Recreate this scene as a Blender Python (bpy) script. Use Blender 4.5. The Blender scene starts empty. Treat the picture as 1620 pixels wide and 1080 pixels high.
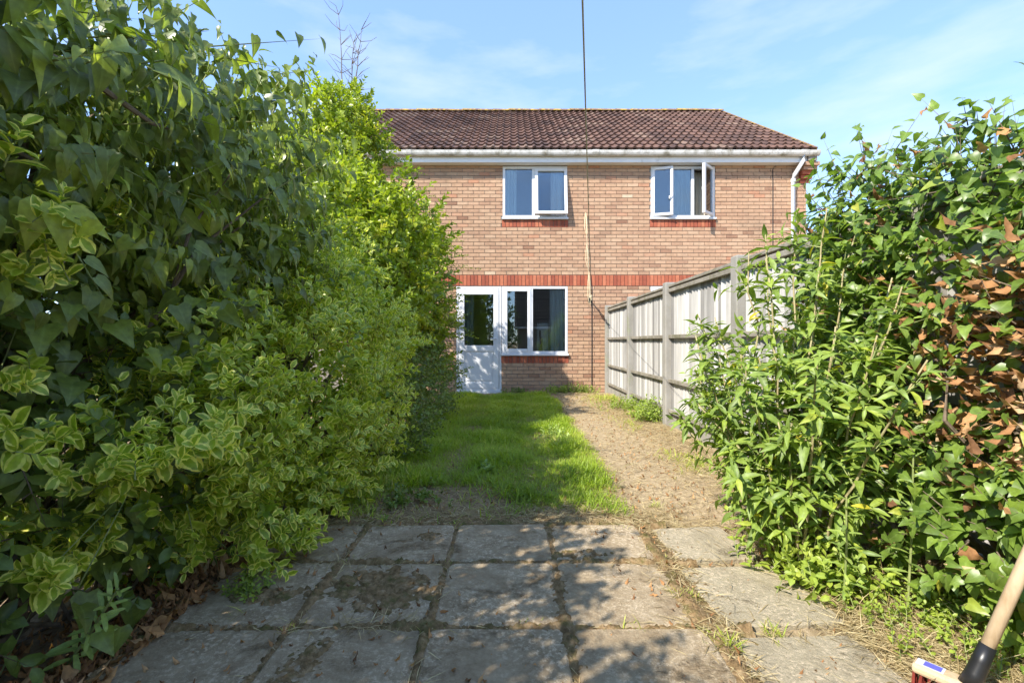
import bpy, math, random
import numpy as np
from mathutils import Matrix, Vector
R = math.radians
rng = np.random.default_rng(7); random.seed(7)
S = bpy.context.scene
C = S.collection

# ------------------------------------------------------------------ camera, sky, sun, exposure
cam_d = bpy.data.cameras.new('camera'); cam = bpy.data.objects.new('camera', cam_d); C.objects.link(cam)
CAM = np.array((0.0, 0.0, 1.04)); FPX = 750.0
cam.location = CAM; cam.rotation_euler = (R(90), 0, 0)
cam_d.sensor_width = 36.0; cam_d.lens = FPX / 1620 * 36; cam_d.clip_start = 0.05; cam_d.clip_end = 3000
S.camera = cam
SUN = Vector((1.08, 1.0, -1.38)).normalized()            # direction the light travels
W = bpy.data.worlds.new('World'); S.world = W; W.use_nodes = True
wn = W.node_tree.nodes; wl = W.node_tree.links
sky = wn.new('ShaderNodeTexSky'); sky.sky_type = 'NISHITA'; sky.sun_disc = False
elev = math.asin(-SUN.z); sky.sun_elevation = elev
sky.sun_rotation = math.atan2(-SUN.x, -SUN.y)
sky.air_density = .8; sky.dust_density = 0.05; sky.ozone_density = 1.5; sky.altitude = 600
bg = wn['Background']; bg.inputs['Strength'].default_value = 0.15
tc = wn.new('ShaderNodeTexCoord'); mp = wn.new('ShaderNodeMapping'); mp.inputs['Scale'].default_value = (1.6, 1.6, 5.5)
mp.inputs['Rotation'].default_value = (0.25, 0.3, 0.6)
nz = wn.new('ShaderNodeTexNoise'); nz.inputs['Scale'].default_value = 1.7; nz.inputs['Detail'].default_value = 7; nz.inputs['Roughness'].default_value = .55
rp = wn.new('ShaderNodeValToRGB'); rp.color_ramp.elements[0].position = .50; rp.color_ramp.elements[1].position = .86
rp.color_ramp.elements[0].color = (.03, .03, .03, 1); rp.color_ramp.elements[1].color = (.75, .75, .75, 1)
mx = wn.new('ShaderNodeMix'); mx.data_type = 'RGBA'; mx.inputs['B'].default_value = (1.6, 1.75, 1.9, 1)
wl.new(tc.outputs['Generated'], mp.inputs['Vector']); wl.new(mp.outputs['Vector'], nz.inputs['Vector'])
wl.new(nz.outputs['Fac'], rp.inputs['Fac']); wl.new(rp.outputs['Color'], mx.inputs['Factor'])
hz = wn.new('ShaderNodeMix'); hz.data_type = 'RGBA'; hz.inputs['Factor'].default_value = .6; hz.inputs['B'].default_value = (.46, .82, 1.6, 1)
wl.new(sky.outputs['Color'], hz.inputs['A']); wl.new(hz.outputs['Result'], mx.inputs['A']); wl.new(mx.outputs['Result'], bg.inputs['Color'])
sd = bpy.data.lights.new('sun', 'SUN'); sd.energy = 2.05; sd.angle = R(.53); sd.color = (1, .94, .85)
so = bpy.data.objects.new('sun', sd); C.objects.link(so); so.rotation_euler = SUN.to_track_quat('-Z', 'Y').to_euler()
vs = S.view_settings; vs.view_transform = 'Standard'; vs.look = 'None'; vs.gamma = 1; vs.exposure = 2.15
S.display_settings.display_device = 'sRGB'
S.render.engine = 'CYCLES'
S.cycles.max_bounces = 8; S.cycles.transparent_max_bounces = 12

# ------------------------------------------------------------------ helpers
WORLD = {}
def link(o, parent=None, M=None):
    """link o with world matrix M; parts keep their world place under their parent"""
    M = M if M is not None else Matrix.Identity(4)
    C.objects.link(o); WORLD[o.name] = M
    if parent is not None:
        o.parent = parent
        o.matrix_basis = WORLD[parent.name].inverted() @ M
    else:
        o.matrix_basis = M
    return o
def tag(o, label=None, cat=None, group=None, kind=None):
    if label: o['label'] = label
    if cat: o['category'] = cat
    if group: o['group'] = group
    if kind: o['kind'] = kind
    return o
def empty(name, loc, label, cat, group=None):
    o = bpy.data.objects.new(name, None); o.empty_display_size = .1
    link(o, None, Matrix.Translation(loc)); return tag(o, label, cat, group)
def raw_mesh(name, V, F, mat=None, uv=None, tint=None, smooth=False):
    V = np.asarray(V, dtype=np.float32); F = np.asarray(F, dtype=np.int32)
    k = F.shape[1]; me = bpy.data.meshes.new(name)
    me.vertices.add(len(V)); me.vertices.foreach_set('co', V.ravel())
    me.loops.add(F.size); me.loops.foreach_set('vertex_index', F.ravel())
    me.polygons.add(len(F)); me.polygons.foreach_set('loop_start', np.arange(0, F.size, k, dtype=np.int32))
    if uv is not None:
        l = me.uv_layers.new(name='UVMap'); l.data.foreach_set('uv', np.asarray(uv, dtype=np.float32)[F.ravel()].ravel())
    if tint is not None:
        a = me.attributes.new('tint', 'FLOAT', 'POINT'); a.data.foreach_set('value', np.asarray(tint, dtype=np.float32))
    if smooth: me.polygons.foreach_set('use_smooth', np.ones(len(F), dtype=bool))
    if mat: me.materials.append(mat)
    me.update(calc_edges=True); return me
def nrm(a): return a / np.maximum(np.linalg.norm(a, axis=-1, keepdims=True), 1e-9)

class MB:
    def __init__(s): s.v = []; s.f = []; s.t = []; s.cur = .5
    def add(s, vs, fs):
        b = len(s.v); s.v += [tuple(p) for p in vs]; s.f += [tuple(b + i for i in f) for f in fs]; s.t += [s.cur] * len(vs)
    def box(s, x0, x1, y0, y1, z0, z1, skip=()):
        v = [(x0,y0,z0),(x1,y0,z0),(x1,y1,z0),(x0,y1,z0),(x0,y0,z1),(x1,y0,z1),(x1,y1,z1),(x0,y1,z1)]
        f = {'b':(0,3,2,1),'t':(4,5,6,7),'f':(0,1,5,4),'k':(2,3,7,6),'l':(0,4,7,3),'r':(1,2,6,5)}
        s.add(v, [f[k] for k in f if k not in skip]); return s
    def tube(s, P, r, n=6, cap=True):
        P = [Vector(p) for p in P]; r = r if hasattr(r, '__len__') else [r] * len(P); b = len(s.v); vs = []; fs = []
        for i, p in enumerate(P):
            d = (P[min(i+1, len(P)-1)] - P[max(i-1, 0)]).normalized()
            a = d.cross(Vector((0, 0, 1)) if abs(d.z) < .9 else Vector((1, 0, 0))).normalized(); c = d.cross(a)
            for k in range(n):
                t = 2*math.pi*k/n; vs.append(p + (a*math.cos(t) + c*math.sin(t)) * r[i])
        for i in range(len(P)-1):
            for k in range(n): fs.append((i*n+k, i*n+(k+1) % n, (i+1)*n+(k+1) % n, (i+1)*n+k))
        if cap: fs.append(tuple(range(n-1, -1, -1))); fs.append(tuple((len(P)-1)*n+k for k in range(n)))
        s.add(vs, fs); return s
    def mesh(s, name, mat, smooth=False, bevel=0):
        me = bpy.data.meshes.new(name); me.from_pydata(s.v, [], s.f)
        a = me.attributes.new('tint', 'FLOAT', 'POINT'); a.data.foreach_set('value', s.t)
        me.materials.append(mat)
        if smooth: me.polygons.foreach_set('use_smooth', np.ones(len(s.f), dtype=bool))
        me.update(); return me
    def build(s, name, mat, parent=None, M=None, smooth=False, bevel=0):
        o = bpy.data.objects.new(name, s.mesh(name, mat, smooth)); link(o, parent, M)
        if bevel:
            m = o.modifiers.new('bevel', 'BEVEL'); m.width = bevel; m.segments = 2; m.limit_method = 'ANGLE'
        return o

# ------------------------------------------------------------------ materials
def newmat(name):
    m = bpy.data.materials.new(name); m.use_nodes = True
    nt = m.node_tree; return m, nt.nodes, nt.links, nt.nodes['Principled BSDF']
def ramp(n, stops):
    r = n.new('ShaderNodeValToRGB'); e = r.color_ramp.elements
    while len(e) < len(stops): e.new(.5)
    for k, (p, c) in enumerate(stops): e[k].position = p; e[k].color = (*c, 1)
    return r
def noise(n, l, scale, detail=6, rough=.6, coord=None, dist=0):
    t = n.new('ShaderNodeTexNoise'); t.inputs['Scale'].default_value = scale; t.inputs['Detail'].default_value = detail
    t.inputs['Roughness'].default_value = rough; t.inputs['Distortion'].default_value = dist
    if coord is not None: l.new(coord, t.inputs['Vector'])
    return t
def mixc(n, l, a, b, fac, mode='MIX'):
    m = n.new('ShaderNodeMix'); m.data_type = 'RGBA'; m.blend_type = mode
    for k, v in (('A', a), ('B', b), ('Factor', fac)):
        if hasattr(v, 'links'): l.new(v, m.inputs[k])
        elif k == 'Factor': m.inputs[k].default_value = v
        else: m.inputs[k].default_value = (*v, 1)
    return m.outputs['Result']
def bump(n, l, b, h, strength=.3, dist=.01):
    u = n.new('ShaderNodeBump'); u.inputs['Strength'].default_value = strength; u.inputs['Distance'].default_value = dist
    l.new(h, u.inputs['Height']); l.new(u.outputs['Normal'], b.inputs['Normal'])
def surf(name, stops, scale=6, rough=.7, grain=60, bumps=.25, bdist=.004, tint=None, spec=.4, dirt=None, stretch=None):
    """noise-coloured surface in world space; tint = stops driven by the per-piece attribute"""
    m, n, l, b = newmat(name)
    pos = n.new('ShaderNodeNewGeometry').outputs['Position']
    if stretch:
        mpn = n.new('ShaderNodeMapping'); mpn.inputs['Scale'].default_value = stretch; l.new(pos, mpn.inputs['Vector']); pos = mpn.outputs['Vector']
    t = noise(n, l, scale, 7, .65, pos); r = ramp(n, stops); l.new(t.outputs['Fac'], r.inputs['Fac']); col = r.outputs['Color']
    if tint:
        a = n.new('ShaderNodeAttribute'); a.attribute_name = 'tint'; r2 = ramp(n, tint); l.new(a.outputs['Fac'], r2.inputs['Fac'])
        col = mixc(n, l, r2.outputs['Color'], col, .8, 'MULTIPLY')
    if dirt:
        t3 = noise(n, l, dirt[1], 5, .7, pos); r3 = ramp(n, [(dirt[2], (0, 0, 0)), (dirt[3], (1, 1, 1))]); l.new(t3.outputs['Fac'], r3.inputs['Fac'])
        col = mixc(n, l, col, dirt[0], r3.outputs['Color'])
    l.new(col, b.inputs['Base Color']); b.inputs['Roughness'].default_value = rough
    b.inputs['Specular IOR Level'].default_value = spec
    g = noise(n, l, grain, 4, .6, pos); bump(n, l, b, g.outputs['Fac'], bumps, bdist); return m
def leafmat(name, stops, rough=.42, trans=.35, margin=None, vein=.25, tcol=1.5, spec=.5):
    """leaf: colour per leaf from 'tint', optional pale margin, pale midrib, light shining through"""
    m, n, l, b = newmat(name)
    a = n.new('ShaderNodeAttribute'); a.attribute_name = 'tint'
    r = ramp(n, stops); l.new(a.outputs['Fac'], r.inputs['Fac']); col = r.outputs['Color']
    uv = n.new('ShaderNodeUVMap'); sp = n.new('ShaderNodeSeparateXYZ'); l.new(uv.outputs['UV'], sp.inputs['Vector'])
    pos = n.new('ShaderNodeNewGeometry').outputs['Position']
    nn = noise(n, l, 45, 3, .6, pos)
    if margin:
        ad = n.new('ShaderNodeMath'); ad.operation = 'MULTIPLY_ADD'; l.new(nn.outputs['Fac'], ad.inputs[0]); ad.inputs[1].default_value = .5
        l.new(sp.outputs['X'], ad.inputs[2])
        mr = ramp(n, [(margin[1], (0, 0, 0)), (margin[1] + .12, (1, 1, 1))]); l.new(ad.outputs[0], mr.inputs['Fac'])
        # how strongly a leaf is variegated differs from leaf to leaf
        vr = ramp(n, margin[2]); l.new(a.outputs['Fac'], vr.inputs['Fac'])
        fm = n.new('ShaderNodeMath'); fm.operation = 'MULTIPLY'; l.new(mr.outputs['Color'], fm.inputs[0]); l.new(vr.outputs['Color'], fm.inputs[1])
        col = mixc(n, l, col, margin[0], fm.outputs[0])
    elif vein:
        vr = ramp(n, [(0.0, (vein,)*3), (.16, (0, 0, 0))]); l.new(sp.outputs['X'], vr.inputs['Fac'])
        col = mixc(n, l, col, (.35, .45, .16), vr.outputs['Color'])
    sh = ramp(n, [(.3, (.72,)*3), (.7, (1.2,)*3)]); l.new(nn.outputs['Fac'], sh.inputs['Fac'])
    col = mixc(n, l, col, sh.outputs['Color'], 1.0, 'MULTIPLY')
    l.new(col, b.inputs['Base Color']); b.inputs['Roughness'].default_value = rough; b.inputs['Specular IOR Level'].default_value = spec
    tr = n.new('ShaderNodeBsdfTranslucent'); tcn = mixc(n, l, col, (tcol, tcol*1.08, tcol*.5), 1.0, 'MULTIPLY'); l.new(tcn, tr.inputs['Color'])
    ms = n.new('ShaderNodeMixShader'); ms.inputs['Fac'].default_value = trans
    l.new(b.outputs['BSDF'], ms.inputs[1]); l.new(tr.outputs['BSDF'], ms.inputs[2])
    l.new(ms.outputs['Shader'], n['Material Output'].inputs['Surface'])
    return m
M = {}
M['brick'] = surf('brick', [(.25, (.72, .72, .72)), (.5, (1, 1, 1)), (.75, (1.15, 1.12, 1.1))], 14, .9, 150, .35, .004,
    tint=[(0, (.25, .135, .085)), (.2, (.36, .215, .138)), (.5, (.43, .27, .17)), (.75, (.47, .315, .205)), (.92, (.43, .205, .12)), (1, (.54, .41, .28))], spec=.2, dirt=((.24, .165, .11), 1.1, .56, .95))
M['redbrick'] = surf('red_brick', [(.25, (.75, .75, .75)), (.6, (1.1, 1.1, 1.1))], 14, .85, 150, .3, .004,
    tint=[(0, (.27, .075, .045)), (.6, (.38, .115, .062)), (1, (.46, .165, .09))], spec=.2)
M['mortar'] = surf('mortar', [(.3, (.18, .16, .135)), (.7, (.28, .25, .21))], 9, .95, 120, .4, .004, spec=.1)
M['tile'] = surf('roof_tile', [(.25, (.6, .6, .6)), (.55, (1, 1, 1)), (.8, (1.3, 1.25, 1.2))], 5, .75, 90, .4, .004,
    tint=[(0, (.08, .047, .036)), (.5, (.125, .068, .048)), (.9, (.16, .09, .065)), (1, (.21, .15, .11))], dirt=((.24, .20, .12), 22, .66, .78), spec=.3)
M['ridge'] = surf('ridge_tile', [(.3, (.14, .08, .06)), (.7, (.22, .13, .09))], 6, .85, 60, .5, .006, dirt=((.40, .27, .05), 9, .46, .6), spec=.2)
M['tile_dark'] = surf('garage_tile', [(.3, (.05, .042, .038)), (.7, (.09, .075, .065))], 4, .8, 40, .3)
M['upvc'] = surf('white_upvc', [(.3, (.60, .61, .62)), (.7, (.68, .68, .68))], 3, .32, 20, .02, .001, spec=.5, dirt=((.45, .43, .38), 6, .6, .8))
M['gutter'] = surf('gutter_plastic', [(.3, (.52, .50, .45)), (.7, (.62, .61, .58))], 3, .45, 30, .05, .002, dirt=((.22, .20, .15), 5, .45, .68))
M['fascia'] = surf('fascia_board', [(.3, (.66, .66, .65)), (.7, (.76, .76, .75))], 2.5, .5, 30, .05, .002, dirt=((.4, .38, .33), 3.5, .6, .8))
M['wood'] = surf('grey_fence_wood', [(.25, (.15, .14, .12)), (.5, (.31, .295, .262)), (.75, (.47, .452, .41))], 7, .9, 20, .6, .004, stretch=(4, 4, .22),
    tint=[(0, (.45, .44, .43)), (.5, (.9, .89, .87)), (1, (1.15, 1.14, 1.12))], spec=.1)
M['rail'] = surf('fence_rail_wood', [(.25, (.17, .15, .115)), (.75, (.36, .33, .27))], 8, .9, 80, .5, .004, dirt=((.16, .15, .09), 6, .5, .68), spec=.1)
M['concrete'] = surf('concrete_post', [(.25, (.24, .225, .19)), (.75, (.36, .34, .30))], 4, .9, 140, .4, .003, dirt=((.25, .27, .16), 3, .56, .74), spec=.15)
M['soffit_dark'] = surf('dark_metal', [(.3, (.02, .02, .02)), (.7, (.035, .035, .035))], 5, .5, 30, .05)
M['cable'] = surf('black_cable', [(.3, (.012, .012, .012)), (.7, (.03, .03, .03))], 5, .6, 30, .05)
M['line'] = surf('green_clothes_line', [(.3, (.26, .23, .13)), (.7, (.38, .33, .2))], 5, .5, 30, .05)
M['rope'] = surf('frayed_rope', [(.3, (.55, .45, .27)), (.7, (.8, .7, .48))], 20, .9, 200, .5)
M['plaster'] = surf('room_plaster', [(.3, (.5, .46, .38)), (.7, (.55, .5, .42))], 2, .9, 20, .05)
M['carpet'] = surf('room_floor', [(.3, (.18, .15, .12)), (.7, (.22, .19, .15))], 8, .95, 50, .1)
M['curtain'] = surf('white_curtain', [(.3, (.72, .73, .75)), (.7, (.82, .82, .82))], 4, .9, 60, .1)
M['net'] = surf('grey_blind', [(.3, (.5, .53, .53)), (.7, (.58, .6, .6))], 4, .9, 60, .1)
M['beige'] = surf('beige_curtain', [(.3, (.62, .56, .44)), (.7, (.7, .64, .52))], 4, .9, 60, .1)
M['bark'] = surf('bark', [(.3, (.10, .075, .05)), (.7, (.22, .17, .12))], 20, .95, 60, .6, .006, spec=.1)
M['tanstem'] = surf('tan_stem', [(.3, (.26, .19, .09)), (.7, (.42, .38, .2))], 10, .8, 60, .3)
M['greenstem'] = surf('green_stem', [(.3, (.16, .22, .06)), (.7, (.34, .36, .14))], 10, .7, 60, .2)
M['handle'] = surf('pale_broom_wood', [(.3, (.40, .28, .16)), (.5, (.52, .39, .245)), (.7, (.60, .47, .31))], 9, .55, 20, .25, .001, stretch=(3, 3, .3))
M['blackplastic'] = surf('black_plastic', [(.3, (.012, .012, .013)), (.7, (.022, .022, .022))], 9, .35, 50, .05)
M['bristle'] = surf('red_bristle', [(.3, (.16, .025, .02)), (.7, (.27, .05, .035))], 30, .5, 50, .05)
M['sticker_white'] = surf('sticker_white', [(.3, (.5, .5, .52)), (.7, (.58, .58, .58))], 9, .4, 50, .02)
M['sticker_blue'] = surf('sticker_blue', [(.3, (.10, .10, .42)), (.7, (.14, .14, .5))], 9, .4, 50, .02)
# glass: clear, with the strong mirror of coated double glazing
gm, n, l, b = newmat('window_glass'); n.remove(b)
gl = n.new('ShaderNodeBsdfGlossy'); gl.inputs['Roughness'].default_value = 0.0; gl.inputs['Color'].default_value = (.92, .96, 1, 1)
tp = n.new('ShaderNodeBsdfTransparent'); tp.inputs['Color'].default_value = (.82, .87, .86, 1)
lw = n.new('ShaderNodeFresnel'); lw.inputs['IOR'].default_value = 2.0
ms = n.new('ShaderNodeMixShader'); l.new(lw.outputs['Fac'], ms.inputs['Fac']); l.new(tp.outputs[0], ms.inputs[1]); l.new(gl.outputs[0], ms.inputs[2])
l.new(ms.outputs[0], n['Material Output'].inputs['Surface']); M['glass'] = gm
# slabs: weathered concrete with lichen spots, moss and soil stains, different for each slab
def slabmat(name, base, warm):
    m, n, l, b = newmat(name); pos = n.new('ShaderNodeNewGeometry').outputs['Position']
    oi = n.new('ShaderNodeObjectInfo')
    vm = n.new('ShaderNodeVectorMath'); vm.operation = 'ADD'; l.new(pos, vm.inputs[0])
    cm = n.new('ShaderNodeCombineXYZ'); mu = n.new('ShaderNodeMath'); mu.operation = 'MULTIPLY'; mu.inputs[1].default_value = 37; l.new(oi.outputs['Random'], mu.inputs[0])
    l.new(mu.outputs[0], cm.inputs['Z']); l.new(cm.outputs[0], vm.inputs[1]); p = vm.outputs[0]
    t = noise(n, l, 9, 10, .8, p); r = ramp(n, base); l.new(t.outputs['Fac'], r.inputs['Fac']); col = r.outputs['Color']
    lich = noise(n, l, 55, 6, .75, p); lr = ramp(n, [(.50, (0, 0, 0)), (.60, (.85,)*3)]); l.new(lich.outputs['Fac'], lr.inputs['Fac'])
    big = noise(n, l, 4.5, 3, .5, p); br = ramp(n, [(.36, (.1, .1, .1)), (.58, (1, 1, 1))]); l.new(big.outputs['Fac'], br.inputs['Fac'])
    lm = n.new('ShaderNodeMath'); lm.operation = 'MULTIPLY'; l.new(lr.outputs['Color'], lm.inputs[0]); l.new(br.outputs['Color'], lm.inputs[1])
    col = mixc(n, l, col, (.66, .54, .38), lm.outputs[0])
    moss = noise(n, l, 3.3, 9, .72, p, .4); mr = ramp(n, [(.58, (0, 0, 0)), (.68, (.75,)*3)]); l.new(moss.outputs['Fac'], mr.inputs['Fac'])
    fr = ramp(n, [(.42, (0, 0, 0)), (.6, (1, 1, 1))]); l.new(lich.outputs['Fac'], fr.inputs['Fac']); mcol = mixc(n, l, (.075, .05, .026), warm, fr.outputs['Color']); col = mixc(n, l, col, mcol, mr.outputs['Color'])
    l.new(col, b.inputs['Base Color']); b.inputs['Roughness'].default_value = .92; b.inputs['Specular IOR Level'].default_value = .15
    g = noise(n, l, 60, 8, .75, p); hs = n.new('ShaderNodeMath'); hs.operation = 'ADD'; l.new(g.outputs['Fac'], hs.inputs[0]); l.new(mr.outputs['Color'], hs.inputs[1])
    bump(n, l, b, hs.outputs[0], 1.0, .012); return m
M['slab'] = slabmat('grey_slab', [(.3, (.21, .15, .085)), (.5, (.37, .285, .18)), (.7, (.51, .41, .275))], (.24, .14, .05))
M['slab_buff'] = slabmat('sandy_slab', [(.25, (.28, .235, .16)), (.5, (.38, .325, .225)), (.75, (.46, .40, .29))], (.2, .15, .07))
# ground: trodden sandy path, dark soil under the hedge, litter-brown margins
gm, n, l, b = newmat('garden_soil'); geo = n.new('ShaderNodeNewGeometry').outputs['Position']
sx = n.new('ShaderNodeSeparateXYZ'); l.new(geo, sx.inputs[0])
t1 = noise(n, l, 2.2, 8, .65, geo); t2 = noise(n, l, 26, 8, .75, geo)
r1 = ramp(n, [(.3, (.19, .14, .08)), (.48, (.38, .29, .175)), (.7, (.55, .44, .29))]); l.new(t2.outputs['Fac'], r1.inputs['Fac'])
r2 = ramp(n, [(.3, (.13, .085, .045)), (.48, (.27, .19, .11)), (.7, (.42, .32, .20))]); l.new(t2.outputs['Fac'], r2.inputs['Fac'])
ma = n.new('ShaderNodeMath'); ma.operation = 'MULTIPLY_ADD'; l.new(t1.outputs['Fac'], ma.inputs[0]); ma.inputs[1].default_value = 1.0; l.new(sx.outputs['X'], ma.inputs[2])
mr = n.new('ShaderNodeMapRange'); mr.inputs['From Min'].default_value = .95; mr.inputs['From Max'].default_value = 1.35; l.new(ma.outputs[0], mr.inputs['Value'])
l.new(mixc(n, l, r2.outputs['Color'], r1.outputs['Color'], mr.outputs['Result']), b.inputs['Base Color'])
b.inputs['Roughness'].default_value = .97; b.inputs['Specular IOR Level'].default_value = .1; bump(n, l, b, t2.outputs['Fac'], .8, .02); M['soil'] = gm
M['bed'] = surf('mossy_soil', [(.3, (.10, .065, .03)), (.48, (.22, .145, .07)), (.7, (.38, .27, .15))], 30, .97, 90, .9, .01, dirt=((.10, .10, .03), 12, .5, .7), spec=.1)
# leaves
M['ivy'] = leafmat('ivy_leaf', [(0, (.11, .14, .035)), (.5, (.19, .24, .045)), (.85, (.30, .36, .055)), (1, (.44, .48, .07))], .36, .38, vein=.22)
M['ivy_lit'] = leafmat('fence_ivy_leaf', [(0, (.08, .135, .028)), (.5, (.155, .24, .036)), (.9, (.23, .33, .045)), (1, (.40, .40, .05))], .4, .33, vein=.22)
M['dead'] = leafmat('dead_leaf', [(0, (.16, .08, .04)), (.4, (.36, .18, .075)), (.75, (.52, .28, .12)), (1, (.62, .45, .27))], .75, .2, vein=0, tcol=1.1, spec=.15)
M['varieg'] = leafmat('variegated_leaf', [(0, (.15, .23, .022)), (.35, (.38, .46, .03)), (1, (.30, .41, .035))], .36, .38,
    margin=((.88, .83, .20), .74, [(0, (0,)*3), (.3, (.25,)*3), (.55, (.75,)*3), (.8, (1,)*3)]))
M['privet'] = leafmat('privet_leaf', [(0, (.15, .21, .02)), (.5, (.29, .36, .03)), (.85, (.40, .46, .042)), (1, (.56, .52, .06))], .38, .4, vein=0)
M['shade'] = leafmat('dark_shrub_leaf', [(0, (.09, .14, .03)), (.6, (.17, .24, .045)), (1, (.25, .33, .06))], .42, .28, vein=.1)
M['buddleia'] = leafmat('buddleia_leaf', [(0, (.13, .20, .045)), (.5, (.22, .31, .05)), (.85, (.31, .40, .055)), (.97, (.38, .44, .06)), (1, (.66, .56, .05))], .5, .32, vein=.35)
M['spurge'] = leafmat('spurge_leaf', [(0, (.18, .27, .07)), (.5, (.28, .38, .09)), (1, (.40, .50, .12))], .45, .3, vein=.4)
M['grass'] = leafmat('grass_blade', [(0, (.19, .28, .022)), (.5, (.34, .45, .04)), (.8, (.46, .53, .07)), (1, (.62, .54, .22))], .45, .45, vein=0)
M['straw'] = leafmat('dry_straw', [(0, (.24, .17, .08)), (.5, (.48, .37, .19)), (1, (.68, .57, .34))], .8, .2, vein=0, tcol=1.1, spec=.15)

# ------------------------------------------------------------------ leaf machinery
def leaf_tpl(rows, fold=.25, curl=.2, wave=0.0):
    """rows: (v_mid, v_edge, half width); length 1 along +Y, normal +Z"""
    V = [(0, 0, 0)]; U = [(.5, 0)]; F = []
    z = lambda x, v: fold*abs(x) - curl*v*v
    for i, (vm, ve, w) in enumerate(rows):
        wv = wave * (1 if i % 2 else -1)
        V += [(-w, ve, z(w, ve)+wv), (0, vm, z(0, vm)), (w, ve, z(w, ve)-wv)]; U += [(1, ve), (0, vm), (1, ve)]
    V.append((0, 1, z(0, 1))); U.append((.5, 1)); tip = len(V)-1
    F += [(0, 2, 1), (0, 3, 2)]
    for i in range(len(rows)-1):
        a = 1+3*i; c = a+3
        F += [(a, a+1, c+1), (a, c+1, c), (a+1, a+2, c+2), (a+1, c+2, c+1)]
    a = 1+3*(len(rows)-1); F += [(a, a+1, tip), (a+1, a+2, tip)]
    return np.array(V, float), np.array(F), np.array(U, float)
T_IVY = leaf_tpl([(.03, -.05, .15), (.2, .12, .27), (.42, .38, .25), (.66, .64, .155), (.85, .84, .06)], .3, .45)
T_IVY2 = leaf_tpl([(.05, -.09, .24), (.22, .14, .40), (.42, .36, .33), (.62, .60, .22), (.82, .82, .10)], .25, .35, .015)
T_OVAL = leaf_tpl([(.3, .3, .24), (.68, .68, .27)], .35, .22)
T_OVAL_BIG = leaf_tpl([(.18, .18, .17), (.42, .42, .28), (.68, .68, .29), (.88, .88, .17)], .35, .28)
T_SMALL = leaf_tpl([(.48, .48, .23)], .4, .2)
T_LANCE = leaf_tpl([(.15, .15, .09), (.38, .38, .16), (.65, .65, .125), (.86, .86, .055)], .45, .45)
T_STRAP = leaf_tpl([(.1, .1, .07), (.5, .5, .115), (.88, .88, .08)], .3, .25)
T_BLADE = leaf_tpl([(.3, .3, .03), (.6, .6, .026), (.85, .85, .016)], .3, .42)
T_BLADE2 = leaf_tpl([(.4, .4, .022), (.75, .75, .015)], .3, .15)
T_STRAW = leaf_tpl([(.5, .5, .016)], .2, .25)
T_STALK = leaf_tpl([(.5, .5, .007)], .2, .4)
T_CRISP = leaf_tpl([(.06, -.06, .2), (.3, .24, .32), (.55, .5, .24), (.8, .78, .10)], -.9, -.7, .12)

def frames(Y, Z):
    Y = nrm(Y); Z = nrm(Z - (Z*Y).sum(-1, keepdims=True)*Y); X = np.cross(Y, Z)
    return np.stack([X, Y, Z], axis=-1)          # columns
def leaf_mesh(name, tpl, P, A, s, tint, mat):
    V, F, U = tpl; k = len(V)
    W_ = np.einsum('nij,kj->nki', A, V) * s[:, None, None] + P[:, None, :]
    FF = (F[None] + (np.arange(len(P))*k)[:, None, None]).reshape(-1, 3)
    return raw_mesh(name, W_.reshape(-1, 3), FF, mat, np.tile(U, (len(P), 1)), np.repeat(tint, k))
def pick(P, s, nmax, cell=11, minpx=9):
    """leaves that show largest: nearest leaf of each small view cell, by apparent size"""
    d = P - CAM; ok = d[:, 1] > .3; x = np.where(ok, d[:, 0]/np.maximum(d[:, 1], .01)*FPX, 9e4); z = np.where(ok, d[:, 2]/np.maximum(d[:, 1], .01)*FPX, 9e4)
    ok &= (abs(x) < 800) & (abs(z) < 535); px = s/np.maximum(d[:, 1], .01)*FPX; ok &= px > minpx
    best = {}
    for i in np.nonzero(ok)[0]:
        c = (int(x[i]//cell), int(z[i]//cell))
        if c not in best or d[i, 1] < d[best[c], 1]: best[c] = i
    ids = sorted(best.values(), key=lambda i: -px[i])[:nmax]
    return np.array(ids, dtype=int)
def put_leaves(parent, tpl, P, A, s, tint, mat, part='leaf', rest='foliage', nparts=300, minpx=14):
    """leaves of one plant: the largest ones as objects of their own, the rest as one part"""
    ids = pick(P, s, nparts, minpx=minpx) if nparts else np.zeros(0, int)
    mask = np.ones(len(P), bool); mask[ids] = False
    if mask.any():
        o = bpy.data.objects.new(rest, leaf_mesh(rest, tpl, P[mask], A[mask], s[mask], tint[mask], mat)); link(o, parent); o['kind'] = 'stuff'
    tv = []
    for k in range(8):
        V, F, U = tpl; tv.append(raw_mesh(part, V, F, mat, U, np.full(len(V), (k+.5)/8)))
    for i in ids:
        o = bpy.data.objects.new(part, tv[min(7, int(tint[i]*8))])
        m = np.eye(4); m[:3, :3] = A[i]*s[i]; m[:3, 3] = P[i]; link(o, parent, Matrix(m.tolist()))
def in_blob(P, blobs, f=1.0, skip=-1):
    r = np.zeros(len(P), bool)
    for k, b in enumerate(blobs):
        if k != skip: r |= (((P - np.array(b[:3]))/np.array(b[3:6]))**2).sum(1) < f*f
    return r
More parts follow.
